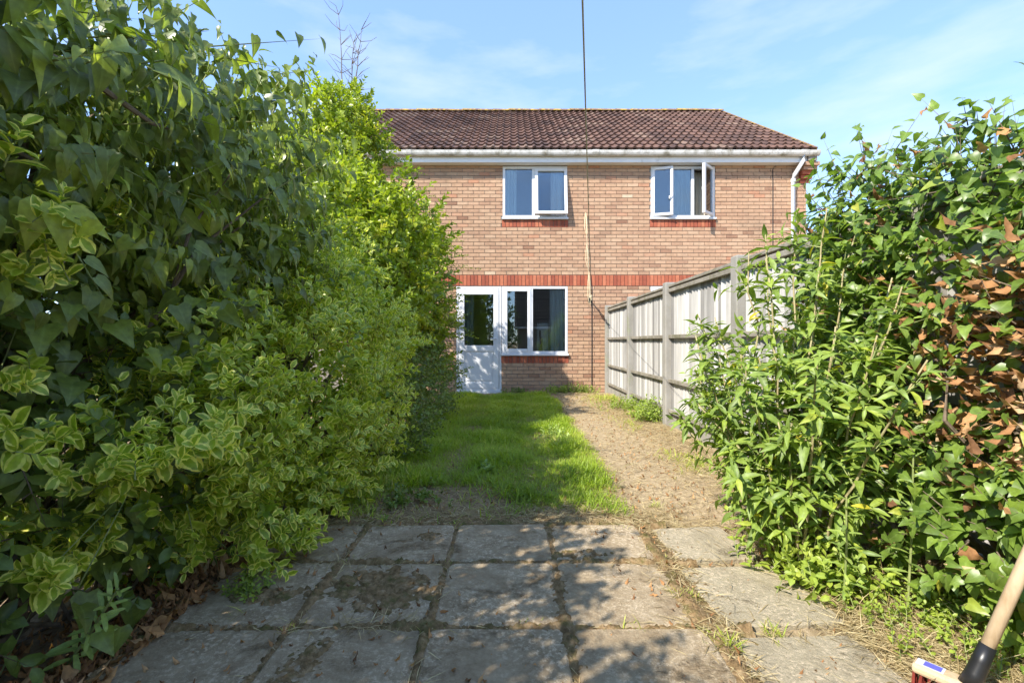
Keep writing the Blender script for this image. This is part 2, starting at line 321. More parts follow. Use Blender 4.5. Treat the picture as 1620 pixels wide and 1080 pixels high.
def blob_points(blobs, per_m2, shell=.35, f=.8, back=.4):
    """points in the outer shell of a union of ellipsoids, with outward directions"""
    OP, ON = [], []
    for k, b in enumerate(blobs):
        c = np.array(b[:3]); r = np.array(b[3:6]); area = 4*math.pi*((r[0]*r[1])**1.6/3 + (r[0]*r[2])**1.6/3 + (r[1]*r[2])**1.6/3)**(1/1.6)
        n = int(area*per_m2); u = nrm(rng.normal(size=(n, 3))); N = nrm(u/r)
        lump = 1 + .10*np.sin(7*u[:, 0]+k) * np.cos(6*u[:, 2]+2*k) + .06*np.sin(13*u[:, 1]+3*k)
        P = c + u*r*(lump*(1 - shell*rng.random(n)**1.7))[:, None]
        keep = (~in_blob(P, blobs, f, k)) & (P[:, 2] > .04)
        away = ((P - CAM)*N).sum(1) > .15; keep &= (~away) | (rng.random(n) < back)
        OP.append(P[keep]); ON.append(N[keep])
    return np.concatenate(OP), np.concatenate(ON)
def clumps(blobs, n, r0, r1, zmin=.1):
    out = list(blobs)
    for b in blobs:
        for _ in range(n):
            u = nrm(rng.normal(size=3)); c = np.array(b[:3]) + u*np.array(b[3:6])*.92
            r = rng.uniform(r0, r1)
            if c[2] > zmin and c[0] + r < -.84: out.append((*c, r*1.1, r*1.1, r))
    return out
def shoots(P, D, L, nl, ls, phyllo=90, ang=60, opposite=True, droop=.1, jit=.25, tip_small=.4, upn=.3):
    """leafy shoots: leaves along stems from P in direction D. returns leaf P, frames, size, shoot index, stem ends"""
    n = len(P); D = nrm(D); a = nrm(np.cross(D, np.array([0, 0, 1.0]) + .01*rng.normal(size=(n, 3)))); c = np.cross(D, a)
    ph0 = rng.random(n)*2*math.pi; out = []
    for j in range(nl):
        t = (j + .6)/nl; pos = P + D*(L*t)[:, None]; pos[:, 2] -= droop*L*t*t
        for o in ((0, math.pi) if opposite else (0,)):
            ph = ph0 + j*R(phyllo) + o + rng.normal(size=n)*.2
            side = a*np.cos(ph)[:, None] + c*np.sin(ph)[:, None]
            aa = R(ang)*(1 - .45*t) + rng.normal(size=n)*.15
            Y = D*np.cos(aa)[:, None] + side*np.sin(aa)[:, None] + rng.normal(size=(n, 3))*jit*.5; Y[:, 2] -= droop*.8
            Z = D*np.sin(aa)[:, None] - side*np.cos(aa)[:, None] + rng.normal(size=(n, 3))*jit; Z[:, 2] += upn
            s = ls*(1 - tip_small*t**2)*rng.uniform(.75, 1.2, n)
            out.append((pos, frames(Y, Z), s, np.arange(n)))
    E = P + D*L[:, None]; E[:, 2] -= droop*L
    return [np.concatenate([o[i] for o in out]) for i in range(4)] + [E]
def stem_mesh(name, P, E, r, mat):
    """thin three-sided stems from P to E"""
    D = nrm(E-P); a = nrm(np.cross(D, [.3, .2, .93])); c = np.cross(D, a); n = len(P); V = []
    for k in range(3): V.append(P + (a*math.cos(2.094*k) + c*math.sin(2.094*k))*r)
    V.append(E); V = np.stack(V, 1).reshape(-1, 3)
    F = np.array([(0, 1, 3), (1, 2, 3), (2, 0, 3)])[None] + (np.arange(n)*4)[:, None, None]
    return raw_mesh(name, V, F.reshape(-1, 3), mat, tint=np.full(len(V), .5))
def branches(mb, base, tips, r0, wob=.08, n=6):
    for t in tips:
        b = np.array(base, float) + rng.normal(size=3)*.03; t = np.array(t, float); b[2] = base[2]; pts = []
        for k in range(n):
            f = k/(n-1); p = b*(1-f) + t*f; p[2] = b[2] + (t[2]-b[2])*f**.8; p += rng.normal(size=3)*wob*math.sin(math.pi*f); pts.append(p)
        mb.tube(pts, [r0*(1-.8*k/(n-1)) for k in range(n)], 6)

# ------------------------------------------------------------------ ground
def gz(x, y): return .012*np.sin(1.7*x+.6*y)*np.cos(1.3*y) + .008*np.sin(5.1*x+2.2*y) - .004
xs = np.unique(np.concatenate([[-400, -150, -60, -25, -12, -7], np.arange(-4.5, 4.51, .09), [7, 12, 25, 60, 150, 400]]))
ys = np.unique(np.concatenate([[-400, -150, -60, -25, -10, -5], np.arange(-2, 9.9, .09), [13, 20, 40, 80, 200, 600]]))
GX, GY = np.meshgrid(xs, ys); GZ = gz(GX, GY) + rng.normal(size=GX.shape)*.006
far = (abs(GX) > 4.6) | (GY < -2.1) | (GY > 9.95); GZ[far] = 0
GZ[(GY < 2.6) & (GX < .72) & (GX > -1.25)] -= .03
nx = len(xs); ii = np.arange((len(ys)-1)*nx).reshape(-1, nx)[:, :-1].ravel()
F = np.stack([ii, ii+1, ii+nx+1, ii+nx], 1)
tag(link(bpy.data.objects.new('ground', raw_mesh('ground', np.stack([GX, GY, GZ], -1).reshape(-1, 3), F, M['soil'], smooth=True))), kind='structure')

# patio of square slabs
YE = [2.64, 2.19, 1.69, 1.2, .71, .22]; XE = [-1.27, -.79, -.30, .195, .69]
def fbm(x, y, k=0.0):
    v = 0; a = 1.0; f = 7.0
    for i in range(5):
        v = v + a*np.sin(f*x*1.1+k+1.3*i+1.7*np.sin(f*.6*y+i))*np.cos(f*y*.9+2.1*i+k+1.5*np.sin(f*.5*x-i)); a *= .62; f *= 1.9
    return v
px_ = np.arange(-1.36, .86, .011); py_ = np.arange(.2, 2.80, .011); BX, BY = np.meshgrid(px_, py_); nzv = fbm(BX, BY)
dj = np.minimum(np.min([abs(BX-x)*(1.0 if x < .1 else .55) for x in XE], axis=0), np.min([abs(BY-y)*.9 for y in YE], axis=0))
hf = fbm(BX*5, BY*5, 2.0)
BZ = .008 + .027*np.exp(-(dj/.026)**2)*np.clip(.72+.35*nzv+.22*hf, 0, 1.4)
for (cx, cy, rx, ry, st) in ((-.53, 1.95, .17, .13, .9), (-.98, 1.90, .13, .06, .5), (-.66, 1.50, .07, .14, .55), (-.42, 2.47, .06, .05, .7), (.30, 2.26, .16, .05, .3)):
    q = ((BX-cx)/rx)**2+((BY-cy)/ry)**2; cov = np.clip(1.15-q*.7+.34*nzv+.26*hf-.35*(1-st), 0, 1); BZ = np.where(cov > 0, np.maximum(BZ, .018+.014*cov**.6+.006*hf*(1-cov)), BZ)
BZ += rng.normal(size=BZ.shape)*.0045; BZ[(BY > 2.66)] = np.minimum(BZ[(BY > 2.66)], .012)
nb_ = len(px_); ii = np.arange((len(py_)-1)*nb_).reshape(-1, nb_)[:, :-1].ravel()
patio = tag(link(bpy.data.objects.new('patio', raw_mesh('patio', np.stack([BX, BY, BZ], -1).reshape(-1, 3), np.stack([ii, ii+1, ii+nb_+1, ii+nb_], 1), M['bed'], smooth=True))), kind='structure')
def slab(x0, x1, y0, y1, mat, dz=0., rot=0.):
    cx, cy = (x0+x1)/2, (y0+y1)/2; w, d = (x1-x0)/2, (y1-y0)/2; V = []; ring_ = []
    # worn outline: chipped corners, slightly ragged sides
    for (ax, ay, bx_, by_) in ((-1, -1, 1, -1), (1, -1, 1, 1), (1, 1, -1, 1), (-1, 1, -1, -1)):
        for k in range(8):
            f = (.03, .09, .22, .38, .55, .72, .88, .97)[k]; q = 1 - abs(random.gauss(0, .007)) - (random.uniform(.0, .03) if k in (0, 7) else 0)
            ring_.append(((ax*(1-f)+bx_*f)*w*q, (ay*(1-f)+by_*f)*d*q))
    N = len(ring_)
    for g, z in ((0, -.03), (0, .007), (.009, .014)):
        for (x, y) in ring_: V.append((x*(1-g/w), y*(1-g/d), z))
    V.append((0, 0, .014)); F = []
    for lv in range(2):
        for k in range(N): F.append((lv*N+k, lv*N+(k+1) % N, (lv+1)*N+(k+1) % N, (lv+1)*N+k))
    for k in range(N): F.append((2*N+k, 2*N+(k+1) % N, 3*N))
    me = bpy.data.meshes.new('paving_slab'); me.from_pydata(V, [], F); me.materials.append(mat)
    m = Matrix.Translation((cx, cy, .012+dz)) @ Matrix.Rotation(rot, 4, 'Z') @ Matrix.Rotation(random.uniform(-.012, .012), 4, 'X') @ Matrix.Rotation(random.uniform(-.012, .012), 4, 'Y')
    link(bpy.data.objects.new('paving_slab', me), patio, m)
for r in range(5):
    for c in range(4):
        j = random.uniform(.005, .011)
        slab(XE[c]+j, XE[c+1]-j, YE[r+1]+j, YE[r]-j, M['slab'], random.uniform(-.004, .004), random.uniform(-.014, .014))
for (x0, x1, y0, y1, ro) in ((.77, 1.17, 2.24, 2.62, .10), (.76, 1.22, 1.72, 2.17, .05), (.74, 1.2, 1.2, 1.66, .03), (.74, 1.2, .7, 1.16, 0)):
    slab(x0, x1, y0, y1, M['slab_buff'], -.011, ro)

# ------------------------------------------------------------------ the house
YF = 9.70; HX0, HX1 = -5.0, 6.02
house = empty('brick_house', (.5, YF, 0), 'buff brick terraced house with brown tiled roof across the garden end', 'house')
WX = lambda x: (x-810)/77.32
# openings: x0 x1 z0 z1
DOOR = (-1.14, -.215, .03, 2.165); WG = (-.205, 1.14, .79, 2.165); WU1 = (-.19, 1.13, 3.57, 4.62); WU2 = (2.84, 4.15, 3.57, 4.62); WG2 = (2.84, 4.15, .79, 2.165)
DOORWIN = (-1.14, 1.14, .79, 2.165)
holes = [DOOR, WG, WU1, WU2, WG2]
ZT = 4.633
def solid_rects(x0, x1, z0, z1, holes):
    zs = sorted({z0, z1, *[h[2] for h in holes], *[h[3] for h in holes]}); out = []
    for a, b in zip(zs, zs[1:]):
        if a < z0 or b > z1 or b-a < 1e-6: continue
        cuts = sorted((h[0], h[1]) for h in holes if h[2] < b-1e-6 and h[3] > a+1e-6); x = x0
        for c0, c1 in cuts:
            if c0 > x+1e-6: out.append((x, c0, a, b))
            x = max(x, c1)
        if x < x1-1e-6: out.append((x, x1, a, b))
    return out
mb = MB()
for (a, b_, c, d) in solid_rects(HX0, HX1, -.15, ZT+.2, holes): mb.box(a, b_, YF+.013, YF+.28, c, d)
mb.box(HX1-.28, HX1, YF+.28, 17.7, -.15, ZT+.2); mb.box(HX0, HX0+.28, YF+.28, 17.7, -.15, ZT+.2); mb.box(HX0+.28, HX1-.28, 17.4, 17.7, -.15, ZT+.2)
# gable triangle
g0 = len(mb.v); mb.add([(HX1-.28, YF+.02, ZT+.2), (HX1-.28, 17.7, ZT+.2), (HX1-.28, 13.7, 7.5), (HX1, YF+.02, ZT+.2), (HX1, 17.7, ZT+.2), (HX1, 13.7, 7.5)],
    [(0, 1, 2), (3, 5, 4), (0, 2, 5, 3), (1, 4, 5, 2)])
wall = mb.build('wall', M['mortar'], house)
# rooms behind the windows
mb = MB(); mb.box(HX0+.29, HX1-.29, YF+.29, 17.39, 2.28, 2.5); mb.box(1.55, 1.7, YF+.285, 14, 0, 2.28); mb.box(1.55, 1.7, YF+.285, 14, 2.5, ZT)
mb.box(HX0+.29, HX1-.29, 14, 14.1, 0, 2.28); mb.box(HX0+.29, HX1-.29, 14, 14.1, 2.5, ZT); mb.box(HX0+.29, HX1-.29, YF+.29, 14.1, ZT+.02, ZT+.1)
mb.build('room_partition', M['plaster'], house)
MB().box(HX0+.29, HX1-.29, YF+.29, 17.39, -.1, .03).build('room_floor', M['carpet'], house)
# bricks
unit = [MB() for _ in range(12)]
def brick_mesh(mat, name, t):
    m = MB(); m.cur = t; m.box(-.5, .5, 0, 1, -.5, .5, skip=('k',)); return m.mesh(name, mat)
UB = [brick_mesh(M['brick'], 'brick', (k+.5)/12) for k in range(12)]; UR = [brick_mesh(M['redbrick'], 'red_brick', (k+.5)/6) for k in range(6)]
blist = []                                   # (x0,x1,z0,z1)
BAND = (2.175, 2.40)
sills = [(h[0]-.02, h[1]+.02, h[2]-.045-.15, h[2]-.045) for h in (WG, WU1, WU2, WG2)]
blk = holes + [(HX0, HX1, *BAND)] + sills + [(h[0]-.02, h[1]+.02, h[2]-.05, h[2]) for h in (WG, WU1, WU2, WG2)]
z = -.075; row = 0
while z < ZT-.01:
    z0, z1 = z+.006, min(z+.069, ZT)
    cuts = sorted((h[0], h[1]) for h in blk if h[2] < z1-.012 and h[3] > z0+.012)
    iv = []; x = -3.4
    for c0, c1 in cuts:
        if c0 > x: iv.append((x, c0))
        x = max(x, c1)
    if x < HX1: iv.append((x, HX1))
    off = .1125*(row % 2)
    for a, b_ in iv:
        k = math.floor((a-off)/.225)
        while True:
            x0 = max(k*.225+off+.005, a+.004 if a > -3.3 else a); x1 = min((k+1)*.225+off-.005, b_-.002)
            if k*.225+off > b_: break
            if x1-x0 > .025: blist.append((x0, x1, z0, z1))
            k += 1
    z += .075; row += 1
random.shuffle(blist)
# the bricks round door, windows and cable show largest and clearest: they stay single
blist.sort(key=lambda q: math.hypot((q[0]+q[1])/2-.9, ((q[2]+q[3])/2-1.6)*.8) if (q[0] > -.6 and q[1]-q[0] > .2) else 99)
rest = MB()
def tint_brick():
    return min(.999, max(0, random.gauss(.52, .15))) if random.random() < .9 else random.random()
for i, (x0, x1, z0, z1) in enumerate(blist):
    dy = random.uniform(-.0025, .0015); t = tint_brick()
    if i < 300:
        o = bpy.data.objects.new('brick', UB[int(t*11.99)])
        link(o, wall, Matrix.Translation(((x0+x1)/2, YF+dy, (z0+z1)/2)) @ Matrix.Diagonal((x1-x0, .02, z1-z0, 1)))
    else:
        rest.cur = t; rest.box(x0, x1, YF+dy, YF+.018, z0, z1, skip=('k',))
tag(rest.build('brickwork', M['brick'], wall), kind='stuff')
reds = []
x = -3.4
while x < HX1-.02: reds.append((x+.005, min(x+.070, HX1), BAND[0]+.005, BAND[1]-.005)); x += .075
for s in sills:
    x = s[0]; nb = round((s[1]-s[0])/.075); w = (s[1]-s[0])/nb
    for k in range(nb): reds.append((x+k*w+.005, x+(k+1)*w-.005, s[2]+.005, s[3]-.003))
for (x0, x1, z0, z1) in reds:
    o = bpy.data.objects.new('red_brick', random.choice(UR))
    link(o, wall, Matrix.Translation(((x0+x1)/2, YF-random.uniform(.001, .005), (z0+z1)/2)) @ Matrix.Diagonal((x1-x0, .02, z1-z0, 1)))
# corbel under the eaves at the gable corner
for k in range(5):
    z0 = 4.27+k*.075; pr = .03+.045*k
    o = bpy.data.objects.new('corbel_brick', UR[k % 6] if k < 3 else UB[k % 12])
    link(o, wall, Matrix.Translation((5.97+.012*k, YF-pr, z0+.0375)) @ Matrix.Diagonal((.20+.024*k, pr+.005, .068, 1)))
MB().box(5.92, 6.09, 9.46, YF-.005, 4.65, 4.86).build('verge_block', M['mortar'], house)

# roof
PITCH = math.atan2(7.66-4.86, 13.7-9.44); sl = math.hypot(7.66-4.86, 13.7-9.44)
mb = MB(); a = (9.50, 4.84); r_ = (13.7, 7.60); k_ = (17.9, 4.84)
mb.add([(HX0, *a), (6.04, *a), (6.04, *r_), (HX0, *r_), (HX0, *k_), (6.04, *k_), (HX0, a[0], a[1]-.04), (6.04, a[0], a[1]-.04), (6.04, r_[0], r_[1]-.05), (HX0, r_[0], r_[1]-.05)],
    [(0, 1, 2, 3), (3, 2, 5, 4), (6, 9, 8, 7), (0, 6, 7, 1), (1, 7, 8, 2)])
roof = mb.build('roof', M['tile_dark'], house)
def tile_tpl(w=.332, ln=.41, n=12):
    V = []; F = []
    for k in range(n+1):
        x = w*k/n; ph = 4*math.pi*k/n; zz = .020*max(0, math.sin(ph))**.8*1.5 - .006*max(0, -math.sin(ph)) if True else 0
        V += [(x, 0, zz+.042), (x, ln, zz), (x, .004, zz-.002)]
    for k in range(n):
        a = 3*k; F += [(a, a+3, a+4, a+1), (a+2, a+5, a+3, a)]
    return V, F
TV, TF = tile_tpl(); TM = []
for k in range(10):
    m = MB(); m.cur = (k+.5)/10; m.add(TV, TF); TM.append(m.mesh('roof_tile', M['tile'], smooth=False))
rs = Matrix.Rotation(PITCH, 4, 'X'); GA = sl/15
cells = [(c, r) for r in range(15) for c in range(34)]
cells.sort(key=lambda q: (0 if 6.04-(q[0]+1)*.332 > -2.4 - .35*q[1]/3 else 1, q[1]))
rest = MB()
for i, (c, r) in enumerate(cells):
    x = 6.05-(c+1)*.332; p = Vector((x, 9.44+r*GA*math.cos(PITCH), 4.862+r*GA*math.sin(PITCH)))
    m = Matrix.Translation(p) @ rs @ Matrix.Rotation(random.uniform(-.006, .006), 4, 'Z'); k = random.randrange(10)
    if i < 300: link(bpy.data.objects.new('roof_tile', TM[k]), roof, m)
    else:
        rest.cur = (k+.5)/10; rest.add([m @ Vector(v) for v in TV], TF)
tag(rest.build('roof_tiling', M['tile'], roof), kind='stuff')
rt = MB()
for k in range(9):
    t = math.pi*k/8
    for q, rr in ((0, .115), (.45, .105)): rt.v.append((q, -rr*math.cos(t)*1.15, rr*math.sin(t)*.75)); rt.t.append(.5)
for k in range(8): rt.f.append((2*k, 2*k+1, 2*k+3, 2*k+2))
rm = rt.mesh('ridge_tile', M['ridge'], True); x = 6.07-.45
while x > HX0: link(bpy.data.objects.new('ridge_tile', rm), roof, Matrix.Translation((x, 13.7, 7.66+random.uniform(-.008, .008))) @ Matrix.Rotation(random.uniform(-.01, .01), 4, 'Z')); x -= .44
for r in range(15):       # mortared verge pieces along the gable edge
    m = MB(); m.cur = random.random(); m.box(0, .05, 0, GA-.01, -.05, .045)
    m.build('verge_tile', M['ridge'], roof, Matrix.Translation((6.035, 9.45+r*GA*math.cos(PITCH), 4.865+r*GA*math.sin(PITCH))) @ rs)
# eaves: fascia, soffit, gutter, downpipe
MB().box(HX0, 5.92, 9.515, 9.535, 4.633, 4.85).build('fascia', M['fascia'], house)
MB().box(HX0, 5.92, 9.535, YF-.002, 4.636, 4.65).build('soffit', M['fascia'], house)
gut = MB(); n = 8
for xx in (HX0, 6.10):
    for rr in (1, .93):
        for k in range(n+1):
            t = math.pi*k/n; gut.v.append((xx, 9.455-.058*rr*math.cos(t), 4.838-.103*rr*math.sin(t)**.8)); gut.t.append(.5)
for k in range(n):
    gut.f += [(k, k+1, 2*n+3+k, 2*n+2+k), (n+1+k, 3*n+3+k, 3*n+4+k, n+2+k)]
gut.f += [(0, 2*n+2, 3*n+3, n+1), (n, 2*n+1, 4*n+3, 3*n+2)]
gutter = gut.build('gutter', M['gutter'], house, smooth=False)
def ring(x0, x1, g, name):
    m = MB(); 
    for xx in (x0, x1):
        for k in range(n+1):
            t = math.pi*k/n; m.v.append((xx, 9.455-(.058+g)*math.cos(t), 4.842-(.103+g)*math.sin(t)**.8)); m.t.append(.5)
    for k in range(n): m.f.append((k, k+1, n+2+k, n+1+k))
    m.f += [tuple(range(n, -1, -1)), tuple(range(n+1, 2*n+2))]
    return m.build(name, M['gutter'], gutter)
x = -3.9
while x < 5.9: ring(x, x+.03, .004, 'gutter_bracket'); x += .915
for x in (-2.1, 1.62, 4.05): ring(x, x+.11, .007, 'gutter_union')
ring(6.10, 6.125, .004, 'end_cap'); ring(5.74, 5.90, .008, 'gutter_outlet')
dp = MB(); dp.tube([(5.82, 9.455, 4.75), (5.82, 9.46, 4.66), (5.73, 9.62, 4.42), (5.72, 9.645, 4.34), (5.72, 9.645, .0)], .04, 10)
pipe = dp.build('downpipe', M['upvc'], house, smooth=True)
for z in (4.28, 3.1, 1.6): MB().tube([(5.72, 9.645, z), (5.72, 9.645, z+.06)], .047, 10).build('pipe_socket', M['upvc'], pipe)
MB().tube([(5.38, YF-.012, 4.62), (5.33, YF-.012, 4.55), (5.33, YF-.012, 3.2), (5.335, YF-.012, 0)], .008, 5).build('wall_cable', M['cable'], house)
MB().tube([(1.63, YF-.012, 2.1), (1.632, YF-.012, 1), (1.63, YF-.012, .0)], .009, 5).build('wall_cable', M['cable'], house)
# windows
def rect_frame(m, x0, x1, y0, y1, z0, z1, w):
    m.box(x0, x0+w, y0, y1, z0, z1); m.box(x1-w, x1, y0, y1, z0, z1); m.box(x0+w, x1-w, y0+.001, y1, z1-w, z1); m.box(x0+w, x1-w, y0+.001, y1, z0, z0+w)
def sash(win, x0, x1, z0, z1, hinge=None, angle=0, w=.055):
    """casement: frame ring and pane, turned about its hinge"""
    m = MB(); rect_frame(m, x0, x1, YF-.012, YF+.05, z0, z1, w); g = MB(); g.box(x0+w-.005, x1-w+.005, YF+.016, YF+.022, z0+w-.005, z1-w+.005)
    T = Matrix.Identity(4)
    if hinge == 'L': c = Vector((x0, YF-.012, 0)); T = Matrix.Translation(c) @ Matrix.Rotation(-angle, 4, 'Z') @ Matrix.Translation(-c)
    if hinge == 'R': c = Vector((x1, YF-.012, 0)); T = Matrix.Translation(c) @ Matrix.Rotation(angle, 4, 'Z') @ Matrix.Translation(-c)
    if hinge == 'T': c = Vector((0, YF-.012, z1)); T = Matrix.Translation(c) @ Matrix.Rotation(-angle, 4, 'X') @ Matrix.Translation(-c)
    m.build('sash', M['upvc'], win, T, bevel=.006); g.build('pane', M['glass'], win, T)
    return T
def window(o, muls, fixed):
    x0, x1, z0, z1 = o; m = MB(); rect_frame(m, x0, x1, YF+.0, YF+.07, z0, z1, .05)
    for q in muls: m.box(q-.03, q+.03, YF+.002, YF+.07, z0+.05, z1-.05)
    w = m.build('window', M['upvc'], house, bevel=.005)
    MB().box(x0-.02, x1+.02, YF-.05, YF+.05, z0-.04, z0-.001).build('sill', M['upvc'], w, bevel=.006)
    for (a, b_) in fixed: MB().box(a, b_, YF+.03, YF+.036, z0+.045, z1-.045).build('pane', M['glass'], w)
    return w
def handle(win, x, z, T, tilt=.5):
    m = MB(); m.box(-.012, .012, -.035, 0, -.03, .03); m.tube([(0, -.04, 0), (.09*math.cos(tilt), -.045, .09*math.sin(tilt))], .009, 6)
    m.build('handle', M['upvc'], win, T @ Matrix.Translation((x, YF-.012, z)))
w1 = window(WU1, [.44], [(-.145, .415)])
sash(w1, .47, 1.125, WU1[2]+.03, WU1[3]-.04, 'T', R(9), .06)
w2 = window(WU2, [3.28, 3.70], [(3.305, 3.675)])
T = sash(w2, 2.86, 3.27, WU2[2]+.03, WU2[3]-.03, 'L', R(16)); handle(w2, 3.20, 3.95, T, 1.0)
T = sash(w2, 3.71, 4.13, WU2[2]+.03, WU2[3]-.03, 'R', R(44)); handle(w2, 3.74, 4.1, T @ Matrix.Translation((0, .075, 0)), 2.4)
w3 = window(WG, [.40], [(.425, 1.095)])
sash(w3, -.165, .385, WG[2]+.03, WG[3]-.03, None, 0, .07)
w4 = window(WG2, [3.45], [(3.475, 4.105)]); sash(w4, 2.88, 3.44, WG2[2]+.03, WG2[3]-.03, None, 0, .07)
# back door
x0, x1, z0, z1 = DOOR; m = MB(); rect_frame(m, x0, x1, YF, YF+.07, z0, z1, .05); door = m.build('door', M['upvc'], house, bevel=.005)
m = MB(); a, b_ = x0+.055, x1-.055; m.box(a, a+.11, YF-.012, YF+.045, z0+.05, z1-.055); m.box(b_-.11, b_, YF-.012, YF+.045, z0+.05, z1-.055)
m.box(a+.11, b_-.11, YF-.010, YF+.045, z1-.165, z1-.055); m.box(a+.11, b_-.11, YF-.010, YF+.045, .84, .96); m.box(a+.11, b_-.11, YF-.010, YF+.045, z0+.05, z0+.17)
m.build('door_leaf', M['upvc'], door, bevel=.006)
m = MB(); m.box(a+.105, b_-.105, YF+.008, YF+.03, z0+.165, .845); m.box(a+.15, b_-.15, YF-.004, YF+.01, z0+.21, .80); m.build('door_panel', M['upvc'], door, bevel=.012)
MB().box(a+.105, b_-.105, YF+.012, YF+.018, .955, z1-.16).build('pane', M['glass'], door)
m = MB(); m.box(b_-.075, b_-.035, YF-.022, YF-.011, .98, 1.2); m.tube([(b_-.055, YF-.02, 1.1), (b_-.055, YF-.06, 1.1), (b_-.17, YF-.065, 1.1)], .011, 6); m.build('handle', M['upvc'], door)
MB().box(x0-.01, x1+.01, YF-.03, YF+.07, -.02, z0-.001).build('threshold', M['upvc'], door)
# curtains and things behind the glass
def curtain(x0, x1, z0, z1, y, label, mat='curtain', amp=.03):
    n = max(8, int((x1-x0)/.012)); V = []; F = []
    for k in range(n+1):
        x = x0+(x1-x0)*k/n; w = amp*math.sin(k*.85+x0*3)+.35*amp*math.sin(k*2.1)
        for yy in (0, .004): V += [(x, y+w+yy, z0), (x+.01*math.sin(k), y+w*.7+yy, z1)]
    for k in range(n):
        q = 4*k; F += [(q, q+4, q+5, q+1), (q+2, q+3, q+7, q+6)]
    me = bpy.data.meshes.new('curtain'); me.from_pydata(V, [], F); me.materials.append(M[mat])
    tag(link(bpy.data.objects.new('curtain', me)), label, 'curtain')
curtain(-.15, .09, 3.6, 4.58, YF+.09, 'white curtain at left side of left upstairs window')
curtain(.80, 1.07, 3.6, 4.58, YF+.09, 'white curtain at right side of left upstairs window')
curtain(3.29, 3.70, 3.58, 4.6, YF+.09, 'grey net curtain behind middle pane of right upstairs window', 'net', .012)
curtain(3.70, 4.08, 3.58, 4.6, YF+.3, 'beige curtain behind open right sash of right upstairs window', 'beige', .02)
curtain(.78, 1.09, .8, 2.12, YF+.10, 'white curtain at right side of ground floor window')
curtain(-.98, -.80, .1, 2.1, YF+.2, 'pale curtain behind the back door glass', 'net')
tag(MB().box(.52, .75, YF+.12, YF+.135, .83, 1.42).build('white_board', M['sticker_white'], bevel=.004), 'white card panel standing behind ground floor window', 'panel')
m = MB(); m.tube([(.60, YF+.09, .80), (.60, YF+.09, .84), (.60, YF+.09, .95), (.60, YF+.09, 1.05), (.585, YF+.09, 1.12), (.58, YF+.09, 1.22), (.58, YF+.09, 1.27)], [.02, .03, .032, .03, .022, .02, .012], 10)
tag(m.build('dark_vase', M['soffit_dark'], smooth=True), 'dark narrow necked ornament in front of white card in window', 'vase')

# clothes line with its wall hook
m = MB(); m.box(1.555, 1.625, YF-.012, YF-.004, 1.84, 1.94); m.tube([(1.59, YF-.01, 1.89), (1.59, YF-.16, 1.90), (1.59, YF-.18, 1.93)], .014, 6)
tag(m.build('wall_hook', M['soffit_dark']), 'small metal line hook on brick wall near the fence end', 'hook')
cl = empty('clothes_line', (1.59, YF-.17, 1.89), 'thin clothes line stretched overhead from wall hook towards the viewer', 'clothes line')
A0 = Vector((1.59, YF-.17, 1.91)); B0 = Vector((.20, 1.35, 1.04+.74*1.35)); D0 = (B0-A0)
MB().tube([A0+D0*t for t in (0, .2, .45, .7, .9, 1.0, 1.12)], .0030, 6).build('line', M['line'], cl)
for (t0, t1) in ((0, .03), (.035, .05)):
    for q in range(3):
        pts = [A0+D0*(t0+(t1-t0)*k/5)+Vector((random.uniform(-.02, .02), 0, random.uniform(-.012, .012)-.02*q)) for k in range(6)]
        MB().tube(pts, .009, 5).build('rope_end', M['rope'], cl)
for (y0, y1, xc) in ((338, 372, 926), (388, 424, 928), (432, 482, 931)):     # frayed ends hanging from the hook
    X = (xc-810)/77.32; Z0 = 1.04+(540.5-y0)/77.32; Z1 = 1.04+(540.5-y1)/77.32
    for q in (-.018, .022):
        MB().tube([(X+q*.3, YF-.05, Z0), (X+q, YF-.05, Z0*.7+Z1*.3), (X+q*1.2, YF-.05, Z0*.3+Z1*.7), (X+q*.6+.02, YF-.05, Z1)], [.005, .008, .007, .004], 5).build('rope_end', M['rope'], cl)
MB().tube([(WX(926), YF-.05, 1.04+(540.5-338)/77.32), (WX(932), YF-.06, 1.92)], .005, 5).build('hanging_cord', M['rope'], cl)

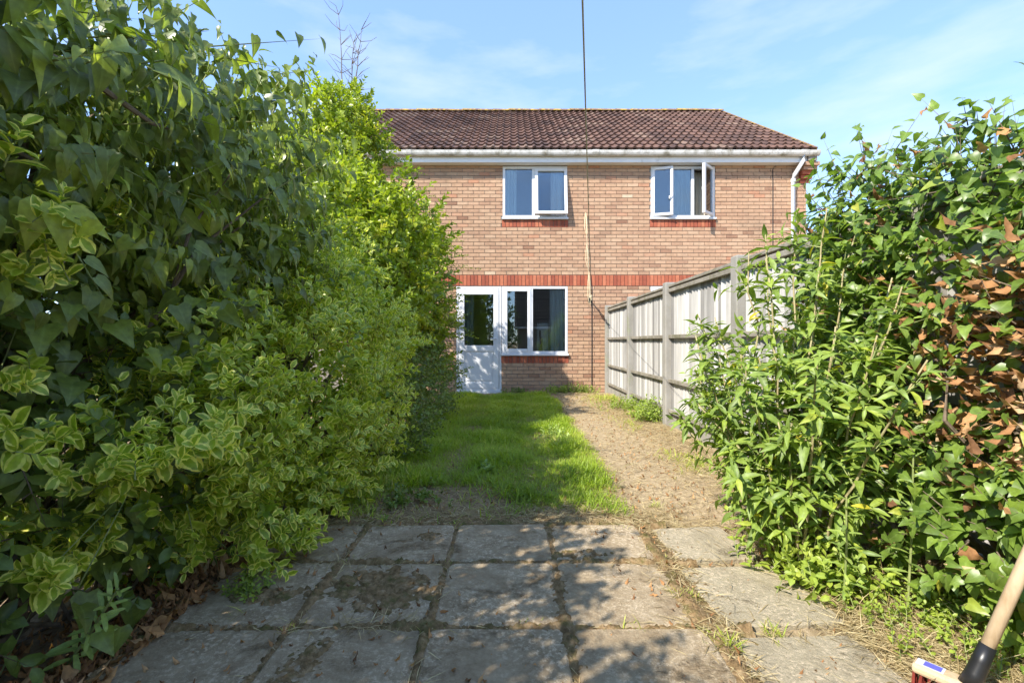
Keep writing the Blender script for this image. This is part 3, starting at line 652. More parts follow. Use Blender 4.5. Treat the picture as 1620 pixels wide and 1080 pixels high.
# ------------------------------------------------------------------ panel fence
FXc = 1.99; PY = [9.62, 7.76, 5.90, 4.05, 2.20, .35, -1.5]
fence = empty('panel_fence', (FXc, 4, 0), 'weathered grey feather edge panel fence with concrete posts on the right', 'fence')
for y in PY:
    m = MB(); m.box(FXc-.10, FXc+.055, y-.06, y+.06, -.2, 1.77)
    m.v = m.v; m.build('post', M['concrete'], fence, bevel=.012)
for y1, y0 in zip(PY, PY[1:]):
    a, b_ = y0+.063, y1-.063
    MB().box(FXc-.022, FXc+.022, a-.02, b_+.02, -.02, .14).build('gravel_board', M['concrete'], fence, bevel=.006)
    pan = MB().box(FXc-.066, FXc+.03, a, b_, 1.705, 1.735).build('panel_cap', M['rail'], fence, bevel=.004)
    for z in (.19, .56, 1.10, 1.665):
        MB().box(FXc-.066, FXc-.034, a, b_, z-.022, z+.022).build('rail', M['rail'], pan, bevel=.004)
    nb = 21; w = (b_-a)/nb
    for k in range(nb):
        m = MB(); m.cur = random.random(); ya = a+k*w+.002; yb = a+(k+1)*w-.001+random.uniform(-.004, .004); th = random.uniform(-.005, .005)
        # tapered feather-edge section, a little warped
        xa, xb = FXc+.012+th, FXc-.030+th; bw = random.uniform(-.02, .02)
        V = [(xa, ya, .145), (xb+.004, yb, .145), (xb+.010, yb, .145), (xa+.014, ya, .145),
             (xa+bw*.3, ya+bw, 1.70), (xb+.004+bw*.3, yb+bw*.6, 1.70), (xb+.010, yb+bw*.6, 1.70), (xa+.014, ya+bw, 1.70)]
        m.add(V, [(0, 3, 2, 1), (4, 5, 6, 7), (0, 1, 5, 4), (2, 3, 7, 6), (0, 4, 7, 3), (1, 2, 6, 5)]); m.build('board', M['wood'], pan)

# ------------------------------------------------------------------ left hedge: privet tree
tree = empty('privet_tree', (-2.1, 6.6, 0), 'tall bright green small leaved tree with bare twigs on top beside the door', 'tree')
PB = [(-2.85, 6.8, 2.6, 1.0, 1.1, 1.4), (-2.5, 6.9, 3.75, .42, .5, .85), (-1.6, 6.7, 1.75, .68, .8, .85), (-1.65, 5.6, 1.9, .6, .8, .95), (-1.85, 4.6, 1.9, .55, .7, .75), (-1.75, 7.3, .8, .65, .8, .75), (-2.6, 5.8, 2.75, .6, .7, .7), (-2.6, 7.6, 2.4, 1.0, .9, 1.5)]
PC = clumps(PB, 12, .2, .36); P, N = blob_points(PC, 62, .45, .6, .35)
D = N*.7 + np.array([0, 0, .55]) + rng.normal(size=P.shape)*.45
L = rng.uniform(.14, .34, len(P))
lp, la, lsz, si, E = shoots(P, D, L, 7, .085, 90, 52, True, .06, .3)
tn = np.clip(rng.normal(.5, .33, len(P))[si]*.7 + rng.random(len(lp))*.4 - .03, 0, 1)
put_leaves(tree, T_OVAL, lp, la, lsz, tn, M['privet'], rest='crown', nparts=0)
link(bpy.data.objects.new('twig', stem_mesh('twig', P, E, .0035, M['bark'])), tree)['kind'] = 'stuff'
mb = MB(); branches(mb, (-2.1, 6.6, 0), [(-2.4, 6.9, 4.4), (-1.6, 6.6, 2.2), (-1.7, 5.6, 2.4), (-2.4, 7.4, 3), (-1.9, 4.7, 2.2), (-2.0, 6.0, 3.2), (-1.5, 7.2, 1.2)], .05)
mb.build('trunk', M['bark'], tree, smooth=True)
mb = MB()
for (dx, dy, top) in ((-.02, 0, 5.78), (.22, .05, 5.62), (.10, .2, 5.5)):
    b0 = np.array((-2.42+dx*.5, 6.9, 4.3)); t0 = np.array((-2.5+dx*1.25, 6.9+dy, top)); pts = [b0*(1-f)+t0*f+rng.normal(size=3)*.008 for f in np.linspace(0, 1, 8)]
    mb.tube(pts, [.011*(1-.75*k/7) for k in range(8)], 5)
    for k in range(2, 8):
        for s in range(3):
            e = pts[k]+np.array((random.choice((-1, 1))*random.uniform(.05, .22), random.uniform(-.15, .15), random.uniform(.10, .24))); mid = (pts[k]+e)/2+rng.normal(size=3)*.02
            mb.tube([pts[k], mid, e], [.0045, .0035, .002], 4)
mb.build('bare_twigs', M['bark'], tree)
# long sprays reaching towards the door
SP = np.array([(-1.0, 6.5, 1.45), (-.95, 6.4, 1.2), (-1.0, 6.3, 1.7), (-.95, 6.7, 2.1), (-1.05, 6.6, .75), (-1.1, 6.5, 2.35), (-1.6, 6.8, 3.3), (-1.9, 6.8, 3.7)]*5) + rng.normal(size=(40, 3))*.09
SD = np.tile(np.array([(1, -.1, .1)]), (40, 1)) + rng.normal(size=(40, 3))*.3
lp, la, lsz, si, E = shoots(SP, SD, rng.uniform(.3, .5, 40), 13, .055, 90, 55, True, .2, .3)
put_leaves(tree, T_SMALL, lp, la, lsz, rng.random(len(lp))*.55, M['privet'], rest='spray', nparts=0)
link(bpy.data.objects.new('twig', stem_mesh('twig', SP, E, .005, M['bark'])), tree)['kind'] = 'stuff'

# variegated evergreen (main shrub)
eu = empty('variegated_shrub', (-1.5, 3.3, 0), 'large rounded yellow edged evergreen shrub in middle of left hedge', 'shrub')
EB = [(-1.50, 2.85, .72, .55, .55, .72), (-1.42, 3.45, .78, .58, .6, .85), (-1.5, 4.1, .9, .6, .6, .95), (-1.5, 2.25, .55, .38, .45, .55), (-1.7, 3.4, 1.45, .5, .6, .5), (-1.25, 3.0, .38, .4, .5, .36)]
EC = clumps(EB, 10, .14, .26); P, N = blob_points(EC, 125, .45, .6, .3)
D = N*.8 + np.array([.1, -.1, .5]) + rng.normal(size=P.shape)*.4; L = rng.uniform(.10, .24, len(P))
lp, la, lsz, si, E = shoots(P, D, L, 5, .060, 90, 60, True, .03, .25, upn=.5)
tn = np.clip(rng.normal(.62, .28, len(P))[si] + rng.normal(size=len(lp))*.12, 0, .999)
put_leaves(eu, T_OVAL, lp, la, lsz, tn, M['varieg'], minpx=8)
link(bpy.data.objects.new('twig', stem_mesh('twig', P, E, .0028, M['greenstem'])), eu)['kind'] = 'stuff'
mb = MB(); branches(mb, (-1.55, 3.2, 0), [tuple(p) for p in P[rng.integers(0, len(P), 45)]], .02); mb.build('stem', M['bark'], eu)

# near variegated sprays with large leaves
ev = empty('spreading_variegated_shrub', (-1.6, 1.5, 0), 'low yellow margined evergreen with large leaves at near left of hedge', 'shrub')
def px(x, y, Y): return ((x-810)/FPX*Y, Y, 1.04+(540-y)/FPX*Y)
SPR = [(130, 735, 1.5), (190, 715, 1.52), (250, 700, 1.58), (310, 690, 1.65), (345, 670, 1.8), (90, 715, 1.45), (230, 735, 1.5), (165, 745, 1.46), (280, 715, 1.6), (45, 350, 1.3), (20, 375, 1.28), (60, 440, 1.4), (25, 455, 1.38), (150, 365, 1.7),
       (60, 870, 1.5), (25, 935, 1.4), (40, 900, 1.42), (100, 850, 1.6), (150, 820, 1.7), (20, 590, 1.4), (10, 690, 1.35), (165, 635, 1.8), (330, 800, 1.95), (380, 830, 2.1), (300, 780, 1.9), (400, 790, 2.1), (360, 760, 2.0), (420, 850, 2.15), (350, 870, 2.05), (250, 800, 1.85), (60, 820, 1.6), (10, 830, 1.5)]
P = np.array([px(*s) for s in SPR for _ in range(3)]) + rng.normal(size=(len(SPR)*3, 3))*np.array((.035, .05, .03)); P[:, 0] += .02; P = P[P[:, 2] > .1]
D = np.array([.75, -.35, .38]) + rng.normal(size=P.shape)*.4; L = rng.uniform(.09, .17, len(P))
lp, la, lsz, si, E = shoots(P, D, L, 6, .066, 90, 60, True, .05, .3, upn=.6)
tn = np.clip(rng.normal(.78, .2, len(P))[si] + rng.normal(size=len(lp))*.1, 0, .999)
put_leaves(ev, T_OVAL_BIG, lp, la, lsz*rng.uniform(.6, 1.15, len(lsz)), tn, M['varieg'])
B0 = P - nrm(D)*.25 + np.array([-.25, .1, -.1])
link(bpy.data.objects.new('twig', stem_mesh('twig', np.concatenate([P, B0]), np.concatenate([E, P+.001]), .0035, M['greenstem'])), ev)['kind'] = 'stuff'
mb = MB(); branches(mb, (-1.7, 1.5, 0), [tuple(p) for p in B0[::3]], .014); mb.build('stem', M['bark'], ev)

# dark evergreen filling the shaded lower hedge
dk = empty('dark_evergreen_shrub', (-1.8, 1.0, 0), 'dark green glossy shrub in deep shade low at the near left', 'shrub')
DB = [(-1.85, .3, .7, .5, .7, .7), (-1.85, 1.2, .75, .5, .6, .7), (-1.75, 1.9, .5, .45, .5, .5), (-1.9, -.8, .8, .55, .8, .8), (-2.0, 1.6, 1.2, .45, .6, .5), (-2.1, 2.6, 1.1, .4, .8, .8), (-2.05, 3.7, .7, .4, .9, .7)]
P, N = blob_points(DB, 95, .8, .55, .6)
D = N*.7 + np.array([.15, -.1, .45]) + rng.normal(size=P.shape)*.4; L = rng.uniform(.12, .26, len(P))
lp, la, lsz, si, E = shoots(P, D, L, 4, .070, 90, 60, True, .06, .3)
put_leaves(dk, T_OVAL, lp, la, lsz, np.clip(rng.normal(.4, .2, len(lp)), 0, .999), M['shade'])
link(bpy.data.objects.new('twig', stem_mesh('twig', P, E, .003, M['bark'])), dk)['kind'] = 'stuff'
mb = MB(); branches(mb, (-1.9, 1.0, 0), [tuple(p) for p in P[rng.integers(0, len(P), 50)]], .02); mb.build('stem', M['bark'], dk)

# low greyish shrub between hedge and lawn near the door
lo = empty('low_leafy_shrub', (-1.25, 5.2, 0), 'low dull green shrub at foot of hedge beside the lawn', 'shrub')
LB = [(-1.22, 4.75, .45, .42, .5, .52), (-1.2, 5.6, .5, .42, .6, .6), (-1.25, 6.5, .45, .5, .6, .55), (-1.05, 4.3, .22, .3, .4, .26)]
P, N = blob_points(LB, 150, .5, .8, .3); D = N*.7 + np.array([.1, -.1, .4]) + rng.normal(size=P.shape)*.5; L = rng.uniform(.1, .25, len(P))
lp, la, lsz, si, E = shoots(P, D, L, 5, .045, 90, 60, True, .1, .35)
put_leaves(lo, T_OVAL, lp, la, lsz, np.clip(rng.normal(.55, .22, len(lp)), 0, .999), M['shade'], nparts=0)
link(bpy.data.objects.new('twig', stem_mesh('twig', P, E, .003, M['bark'])), lo)['kind'] = 'stuff'

# big-leaved ivy over the top of the hedge
iv = empty('hedge_ivy', (-1.9, 1.6, 0), 'large drooping dark leaved ivy covering top of left hedge', 'ivy')
IB = [(-1.85, -1.9, 1.6, .6, .7, .8), (-1.85, -1.0, 1.65, .6, .7, .8), (-1.85, -.2, 1.7, .62, .7, .8), (-1.85, .7, 1.75, .62, .6, .78), (-1.78, 1.45, 1.8, .58, .5, .72), (-1.7, 2.15, 1.88, .55, .5, .72), (-1.68, 2.85, 2.0, .5, .45, .68), (-1.62, 2.4, 1.45, .42, .5, .4)]
P, N = blob_points(IB, 105, .75, .55, .8)
D = N*.6 + np.array([.15, .05, .25]) + rng.normal(size=P.shape)*.45; L = rng.uniform(.12, .36, len(P)); L[rng.random(len(P)) < .06] *= 1.7
lp, la, lsz, si, E = shoots(P, D, L, 6, .112, 137, 75, False, .25, .3)
# ivy leaves hang: blade down and outwards, face to the light
NN = N[si]; Y = NN*.45 + np.array([0, 0, -.75]) + rng.normal(size=lp.shape)*.38; Zf = NN*.8 + np.array([0, 0, .6]) + rng.normal(size=lp.shape)*.3
la = frames(Y, Zf); lsz *= rng.uniform(.5, 1.15, len(lsz)); tn = np.clip(rng.normal(.45, .24, len(P))[si] + rng.normal(size=len(lp))*.12, 0, .999)
put_leaves(iv, T_IVY, lp, la, lsz, tn, M['ivy'])
link(bpy.data.objects.new('twig', stem_mesh('twig', P, E, .004, M['greenstem'])), iv)['kind'] = 'stuff'
# scattered ivy lower down in front of the shrubs
LOW = [(230, 560, 1.75), (300, 540, 1.9), (260, 620, 1.8), (180, 500, 1.65), (340, 600, 2.05), (120, 560, 1.6), (60, 640, 1.5), (30, 730, 1.4), (260, 780, 1.85), (200, 800, 1.75), (310, 660, 1.95), (160, 1010, 1.5), (130, 900, 1.6), (250, 880, 1.85), (330, 480, 1.9), (90, 500, 1.5)]
P2 = np.array([px(*s) for s in LOW for _ in range(10)]) + rng.normal(size=(len(LOW)*10, 3))*np.array((.07, .12, .07)); P2[:, 0] -= .04; P2 = P2[P2[:, 2] > .05]
Y = np.array([.45, -.3, -.7]) + rng.normal(size=P2.shape)*.4; Zf = np.array([.6, -.4, .6]) + rng.normal(size=P2.shape)*.3
o = bpy.data.objects.new('lower_foliage', leaf_mesh('lower_foliage', T_IVY2, P2, frames(Y, Zf), rng.uniform(.06, .11, len(P2)), np.clip(rng.normal(.4, .2, len(P2)), 0, .999), M['ivy'])); link(o, iv); o['kind'] = 'stuff'
mb = MB(); branches(mb, (-1.95, 1.4, 0), [tuple(p) for p in P[rng.integers(0, len(P), 50)]], .022)
mb.build('stem', M['bark'], iv); mb = MB()
mb.tube([px(70, 85, 1.35), px(120, 110, 1.45), px(190, 160, 1.6), px(240, 195, 1.7), px(270, 205, 1.9)], [.012, .011, .010, .008, .005], 6)
mb.build('branch', M['bark'], iv); MB().tube([px(0, 225, 1.3), px(55, 255, 1.45)], [.008, .005], 5).build('branch', M['bark'], iv)

# ------------------------------------------------------------------ right: buddleia, ivy on fence
bu = empty('buddleia_bush', (1.32, 2.2, 0), 'tall bush with long pointed green leaves in front of fence', 'bush')
stems = []
for k in range(30):
    a = rng.uniform(0, 2*math.pi); h = rng.uniform(.65, 1.25); sp = rng.uniform(.12, .55)
    stems.append(((1.32+.09*math.cos(a), 2.2+.12*math.sin(a), 0), (1.36+sp*math.cos(a)*.9, 2.3+sp*math.sin(a)*1.3, h)))
stems += [((1.3, 2.3, 0), (1.22, 2.45, 1.5)), ((1.32, 2.3, 0), (1.38, 2.6, 1.62)), ((1.36, 2.3, 0), (1.55, 2.6, 1.78)), ((1.28, 2.35, 0), (1.08, 2.75, 1.2)), ((1.34, 2.25, 0), (1.62, 2.45, 1.72)), ((1.25, 2.15, 0), (1.12, 2.05, .35)), ((1.35, 2.1, 0), (1.4, 1.92, .4)), ((1.4, 2.1, 0), (1.58, 1.95, .5)),
          ((1.28, 2.2, 0), (1.20, 2.25, 1.42)), ((1.36, 2.25, 0), (1.68, 2.35, 1.55)), ((1.34, 2.2, 0), (1.5, 2.3, 1.45)), ((1.25, 2.15, 0), (.92, 2.35, .75)), ((1.25, 2.25, 0), (.95, 2.7, .62)), ((1.3, 2.3, 0), (1.15, 2.9, .9)),
          ((1.25, 2.15, 0), (.98, 2.1, .45)), ((1.3, 2.1, 0), (1.1, 1.95, .7)), ((1.35, 2.2, 0), (1.35, 2.0, 1.1)), ((1.4, 2.2, 0), (1.55, 1.95, 1.0)), ((1.4, 2.2, 0), (1.62, 2.05, 1.3))]
mb = MB(); PP, DD, LL = [], [], []
for (b0, t0) in stems:
    b0 = np.array(b0); t0 = np.array(t0); t0[0] = min(t0[0], 1.86); pts = []
    for k in range(8):
        f = k/7; p = b0*(1-f)+t0*f; p[2] = b0[2]+(t0[2]-b0[2])*f**.85; p += rng.normal(size=3)*.012; pts.append(p)
    mb.tube(pts, [.0075*(1-.6*k/7) for k in range(8)], 5); ln = np.linalg.norm(t0-b0)
    for j in range(2, 8):
        p = pts[j]; d = nrm(pts[j]-pts[j-1])
        if j == 7: PP.append(pts[6]); DD.append(nrm(pts[7]-pts[6])); LL.append(ln/6)
        else:
            PP.append(p); DD.append(d); LL.append(ln/7)
            for s in range(2 if rng.random() < .75 else 1):
                dd = d*.6+nrm(rng.normal(size=3))*.7+np.array([-.15, -.1, .25]); PP.append(p); DD.append(nrm(dd)); LL.append(rng.uniform(.1, .22))
mb.build('stem', M['tanstem'], bu, smooth=True)
PP, DD, LL = np.array(PP), np.array(DD), np.array(LL)
lp, la, lsz, si, E = shoots(PP, DD, LL, 3, .098, 90, 70, True, .3, .25, .35, .5)
lsz *= rng.uniform(.6, 1.15, len(lsz)); k = (lp[:, 0] < 1.93) & (lp[:, 2] > .06)
tn = np.clip(rng.normal(.5, .22, len(lp)), 0, .96); tn[rng.random(len(lp)) < .018] = .999
put_leaves(bu, T_LANCE, lp[k], la[k], lsz[k], tn[k], M['buddleia'])
link(bpy.data.objects.new('twig', stem_mesh('twig', PP, E, .004, M['greenstem'])), bu)['kind'] = 'stuff'

fi = empty('fence_ivy', (1.85, 1.6, 0), 'sunlit ivy with a brown dead patch covering the near fence', 'ivy')
FB = [(2.02, 2.65, 1.1, .36, .42, .96), (2.02, 2.05, 1.1, .36, .45, .84), (2.02, 1.5, 1.0, .36, .5, .66), (2.02, .8, 1.0, .38, .6, .62), (2.02, -.1, 1.0, .38, .7, .75), (1.9, 1.7, .35, .36, .6, .4), (1.9, .8, .3, .36, .7, .4)]
P, N = blob_points(FB, 360, .4, .75, .15)
D = N*.6 + np.array([-.1, 0, .45]) + rng.normal(size=P.shape)*.4; L = rng.uniform(.08, .22, len(P)); L[(P[:, 2] > 1.6) & (rng.random(len(P)) < .3)] *= 1.9
lp, la, lsz, si, E = shoots(P, D, L, 4, .068, 137, 70, False, .1, .3)
NN = N[si]; Y = NN*.5 + np.array([-.1, -.1, -.35]) + rng.normal(size=lp.shape)*.5; Zf = NN*.8 + np.array([-.2, -.2, .5]) + rng.normal(size=lp.shape)*.35; la = frames(Y, Zf)
# dead patch
q = ((lp[:, 1]-1.62)/.42)**2 + ((lp[:, 2]-1.02)/.42)**2
dead = (q + rng.normal(size=len(lp))*.35 < .75) & (rng.random(len(lp)) < .66) | (rng.random(len(lp)) < .05)
keep = np.ones(len(lp), bool)
g = keep & ~dead
put_leaves(fi, T_IVY2, lp[g], la[g], lsz[g], np.clip(rng.normal(.5, .22, g.sum()), 0, .999), M['ivy_lit'])
g = keep & dead
put_leaves(fi, T_CRISP, lp[g], la[g], lsz[g]*.95, rng.random(g.sum())*.99, M['dead'], part='dead_leaf', rest='dead_foliage', nparts=200)
link(bpy.data.objects.new('twig', stem_mesh('twig', P, E, .003, M['bark'])), fi)['kind'] = 'stuff'
mb = MB(); branches(mb, (1.84, 1.5, 0), [tuple(p) for p in P[rng.integers(0, len(P), 40)]], .014); mb.build('stem', M['bark'], fi)

# spurge plants: upright stem with ranks of narrow leaves
def spurge(base, top, label, n=15, ls=.085):
    base = np.array(base, float); top = np.array(top, float); e = empty('spurge_plant', base, label, 'plant', 'narrow leaved spurge plants')
    MB().tube([base, (base+top)/2+np.array((.006, 0, 0)), top], [.0045, .004, .003], 6).build('stem', M['greenstem'], e)
    d = nrm(top-base)[None]; L = np.array([np.linalg.norm(top-base)])
    lp, la, lsz, si, E = shoots((base+(top-base)*.12)[None], d, L*.88, n, ls, 90, 85, True, 0, .12, .3, .1)
    put_leaves(e, T_STRAP, lp, la, lsz, rng.random(len(lp))*.99, M['spurge'], nparts=300, minpx=1)
spurge((1.50, 1.80, 0), (1.49, 1.76, .62), 'bright green spurge stem with ladder of narrow leaves below ivy')
spurge((1.30, 1.86, 0), (1.27, 1.80, .45), 'shorter spurge stem at the foot of the long leaved bush', 12, .07)
spurge((-1.42, 1.50, 0), (-1.18, 1.42, .30), 'shaded leaning spurge stem on leaf litter at bottom left', 14, .075)

# ------------------------------------------------------------------ lawn, straw, weeds, litter
def scatter(n, x0, x1, y0, y1): return np.stack([rng.uniform(x0, x1, n), rng.uniform(y0, y1, n)], 1)
def vnoise(p, s, k=0): return (np.sin(p[:, 0]*s*1.3+k)+np.sin(p[:, 1]*s+1.7*k+p[:, 0]*s*.6)+np.sin((p[:, 0]-p[:, 1])*s*.8+k*2.1))/3
def blades(name, p, ln, tintv, tpl, mat, lean=.5, flat=0.0, parent=None):
    n = len(p); P = np.column_stack([p, gz(p[:, 0], p[:, 1])+.002]); a = rng.random(n)*2*math.pi
    h = np.stack([np.cos(a), np.sin(a), np.zeros(n)], 1); up = np.array([0, 0, 1.0])
    le = np.clip(rng.normal(lean, .25, n), 0, 1.6)[:, None]
    Y = h*np.sin(le) + up*np.cos(le); Z = -h*np.cos(le) + up*np.sin(le)
    if flat: Y = h + up*rng.uniform(0, flat, n)[:, None]; Z = up + rng.normal(size=(n, 3))*.3; P[:, 2] += rng.uniform(0, .025, n)
    return tag(link(bpy.data.objects.new(name, leaf_mesh(name, tpl, P, frames(Y, Z), ln, tintv, mat)), parent), kind='stuff')
p = scatter(170000, -1.3, 1.05, 2.65, 9.5); cc = scatter(3200, -1.3, 1.05, 2.65, 9.5); p[:80000] = cc[rng.integers(0, 3200, 80000)] + rng.normal(size=(80000, 2))*.024
edge = .80 + .09*vnoise(p, 3.1) - .05*(p[:, 1] < 3.3)
dens = np.clip((edge-p[:, 0])/.16, 0, 1)*np.clip((p[:, 1]-2.72-.16*vnoise(p, 4, 1))/.35, 0, 1)*np.clip((9.35-p[:, 1])/.2, 0, 1)
bare = np.clip(1.25-(((p[:, 0]+.45)/.5)**2+((p[:, 1]-3.05)/.42)**2), 0, 1); dens *= 1-.93*np.clip(bare*1.6, 0, 1)
dens *= np.clip(.9+.5*vnoise(p, 5, 2)+.3*vnoise(p, 13, 6), .25, 1)
p = p[rng.random(len(p)) < dens]
tuft = np.clip(.6+.7*vnoise(p, 7, 3), .25, 1.5)
lawn = blades('lawn_grass', p, rng.uniform(.05, .11, len(p))*(.4+.75*tuft), np.clip(.45+.28*vnoise(p, 2.5, 5)+.15*vnoise(p, 9, 4)+rng.normal(size=len(p))*.2, 0, .999), T_BLADE, M['grass'], .55)
tag(lawn, 'green uneven lawn of long grass', 'grass')
p = np.concatenate([np.column_stack([1.88-np.abs(rng.normal(size=9000))*.22, rng.uniform(3, 9.3, 9000)])]); p = p[(vnoise(p, 4, 8) > .1) & (p[:, 0] < 1.9)]
tag(blades('fence_foot_grass', p, rng.uniform(.04, .13, len(p)), np.clip(rng.normal(.75, .25, len(p)), 0, .999), T_BLADE, M['grass'], .7), 'sparse yellowing grass along the foot of the fence', 'grass')
# tufts in joints, along edges and by the house
TU = [(-1.02, 1.80, 14, .08), (-.79, 1.68, 40, .05), (-.3, 2.17, 25, .05), (-.3, 1.69, 30, .05), (.195, 1.69, 60, .05), (.21, 2.0, 40, .04), (.42, 1.69, 70, .06), (.05, 1.70, 30, .06), (.7, 1.9, 60, .06), (.72, 1.6, 70, .07), (.92, 1.67, 40, .06), (.7, 2.2, 40, .05), (-.78, 2.2, 30, .04), (-.1, 2.63, 50, .05), (-.31, 2.6, 30, .07), (.62, 2.55, 30, .05), (.9, 3.0, 40, .05)]
pts = []; ll = []
for (x, y, k, h) in TU:
    pts.append(np.column_stack([x+rng.normal(size=k)*.022, y+rng.normal(size=k)*.016])); ll.append(rng.uniform(.5, 1.2, k)*h)
pj = np.concatenate(pts); o = blades('joint_grass', pj, np.concatenate(ll), rng.uniform(.4, 1, len(pj))*.999, T_BLADE, M['grass'], .55); tag(o, 'small grass tufts growing in the patio joints', 'grass')
# straw: joints, lawn front edge, path edge, below the fence ivy
sp_ = []
for x in XE[1:]: k = 1900 if x > .1 else 500; sp_.append(np.column_stack([x+rng.normal(size=k)*(.035 if x > .1 else .014), rng.uniform(.6, 2.66, k)]))
for y in YE[:4]: k = 2000; xx = rng.uniform(-1.2, 1.2, k)+.1; sp_.append(np.column_stack([xx, y+rng.normal(size=k)*(.012+.022*np.clip(xx+.2, 0, 1))]))
k = 5500; xx = rng.uniform(-1.1, 1.0, k); sp_.append(np.column_stack([xx, 2.76+rng.normal(size=k)*.12]))
sp_.append(np.column_stack([.70+rng.normal(size=2600)*.05, rng.uniform(.6, 2.7, 2600)]))
k = 34000; xx = 1.95-np.abs(rng.normal(size=k))*.36; sp_.append(np.column_stack([xx, rng.uniform(.5, 2.6, k)]))
k = 24000; yy = rng.uniform(2.5, 9.4, k); sp_.append(np.column_stack([1.9-np.abs(rng.normal(size=k))*.30, yy]))
k = 9000; sp_.append(scatter(k, .7, 1.6, 2.6, 9.4)); k = 2500; sp_.append(scatter(k, -1.0, .9, 2.7, 4.0))
sp_.append(np.column_stack([rng.uniform(1.22, 1.92, 16000), rng.uniform(.9, 2.05, 16000)]))
sp_ = np.concatenate(sp_); k = (sp_[:, 0] < 1.93) & ~((sp_[:, 0] > .8) & (sp_[:, 0] < 1.15) & (sp_[:, 1] < 2.6) & (rng.random(len(sp_)) < .75)); sp_ = sp_[k]
o = blades('dry_straw', sp_, rng.uniform(.03, .12, len(sp_)), rng.random(len(sp_))*.999, T_STRAW, M['straw'], .8, .45); tag(o, 'dry straw and dead grass littering joints and path edges', 'straw')
p = np.column_stack([1.88-np.abs(rng.normal(size=5000))*.28, rng.uniform(1.0, 2.5, 5000)])
o = blades('dry_grass', p, rng.uniform(.08, .24, len(p)), rng.random(len(p))*.999, T_STALK, M['straw'], 1.05); tag(o, 'upright dry grass below the fence ivy', 'grass')
# weeds: small leafy clumps
def weed(x, y, r, h, n, label, mat='varieg', ls=.03, tlo=0.0, thi=.35, cat='weed'):
    e = empty('weed_clump', (x, y, 0), label, cat, 'weeds')
    P = np.column_stack([x+rng.normal(size=n)*r*.5, y+rng.normal(size=n)*r*.5, np.zeros(n)+.01]); D = np.array([0, 0, 1.0])+rng.normal(size=(n, 3))*.35
    P[:, 0] = np.minimum(P[:, 0], 1.9); P[:, 1] = np.minimum(P[:, 1], 9.6)
    lp, la, lsz, si, E = shoots(P, D, rng.uniform(.5, 1.1, n)*h, 5, ls, 90, 65, True, .1, .3)
    put_leaves(e, T_OVAL, lp, la, lsz, rng.uniform(tlo, thi, len(lp)), M[mat], nparts=0)
    link(bpy.data.objects.new('stem', stem_mesh('stem', P, E, .0025, M['greenstem'])), e)['kind'] = 'stuff'
weed(1.78, 6.3, .30, .34, 90, 'leafy weed clump against the second fence panel', 'buddleia', .05, .5, .95)
weed(1.75, 7.3, .3, .22, 70, 'low weed clump at foot of far concrete post', 'buddleia', .04, .5, .95)
weed(.95, 9.5, .3, .18, 60, 'weed clump against house wall below the window', 'buddleia', .045, .5, .95)
weed(1.4, 9.52, .22, .24, 50, 'weed clump at wall base beside the black cable', 'buddleia', .045, .5, .95)
weed(.1, 9.52, .3, .12, 40, 'small dark weeds beside the door step', 'shade', .04, .2, .9)
weed(-1.08, 1.93, .08, .10, 40, 'small bright weed on soil at left patio edge', 'buddleia', .02, .6, .95)
weed(-.17, 3.72, .07, .07, 12, 'pale grey green leafy weed in front of the lawn', 'spurge', .06, .3, .9)
weed(-.72, 3.1, .28, .07, 50, 'flat green weeds on bare soil by hedge foot', 'shade', .035, .4, .99)
weed(.45, 5.0, .15, .16, 24, 'pale flowering weed standing in the lawn', 'spurge', .04, .6, .99)
weed(1.55, 1.72, .28, .13, 110, 'low yellow green groundcover below the right bush', 'buddleia', .026, .6, .96)
weed(1.72, 1.45, .22, .16, 90, 'green groundcover beside the broom', 'buddleia', .026, .5, .96)
weed(1.32, 2.08, .22, .24, 90, 'young bright shoots around the stems of long leaved bush', 'buddleia', .05, .7, .96)
# leaf litter
p = np.column_stack([-1.22-np.abs(rng.normal(size=2200))*.22, rng.uniform(.7, 2.5, 2200)]); P = np.column_stack([p, .008+rng.random(len(p))*.03])
Y = rng.normal(size=P.shape); Y[:, 2] *= .25; Zf = np.array([0, 0, 1.0])+rng.normal(size=P.shape)*.4
e = tag(link(bpy.data.objects.new('leaf_litter', leaf_mesh('leaf_litter', T_CRISP, P, frames(Y, Zf), rng.uniform(.012, .035, len(P)), rng.random(len(P))*.7, M['dead']))), 'crumbled brown leaf litter along left hedge foot', 'leaf litter', kind='stuff')
n = 90; p = np.column_stack([-1.2-np.abs(rng.normal(size=n))*.16, rng.uniform(1.2, 2.2, n)]); P = np.column_stack([p, .02+rng.random(n)*.03])
Y = rng.normal(size=P.shape); Y[:, 2] *= .25; Zf = np.array([0, 0, 1.0])+rng.normal(size=P.shape)*.35
put_leaves(e, T_CRISP, P, frames(Y, Zf), rng.uniform(.04, .075, n), rng.uniform(.3, .95, n), M['dead'], part='dead_leaf', rest='dead_leaves', nparts=90, minpx=1)

p = np.concatenate([scatter(1500, .7, 1.8, 1.2, 9.4), scatter(500, -1.2, .8, 1.2, 3.4), scatter(500, -1, .8, 2.65, 4)]); P = np.column_stack([p, gz(p[:, 0], p[:, 1])+.012+.022*((p[:, 1] < 2.65) & (p[:, 0] < .75))])
Y = rng.normal(size=P.shape); Y[:, 2] *= .2; Zf = np.array([0, 0, 1.0])+rng.normal(size=P.shape)*.4
tag(link(bpy.data.objects.new('path_debris', leaf_mesh('path_debris', T_CRISP, P, frames(Y, Zf), rng.uniform(.008, .028, len(P)), rng.random(len(P))*.9, M['dead']))), 'small dry leaf crumbs scattered on the path and slabs', 'leaf litter', kind='stuff')
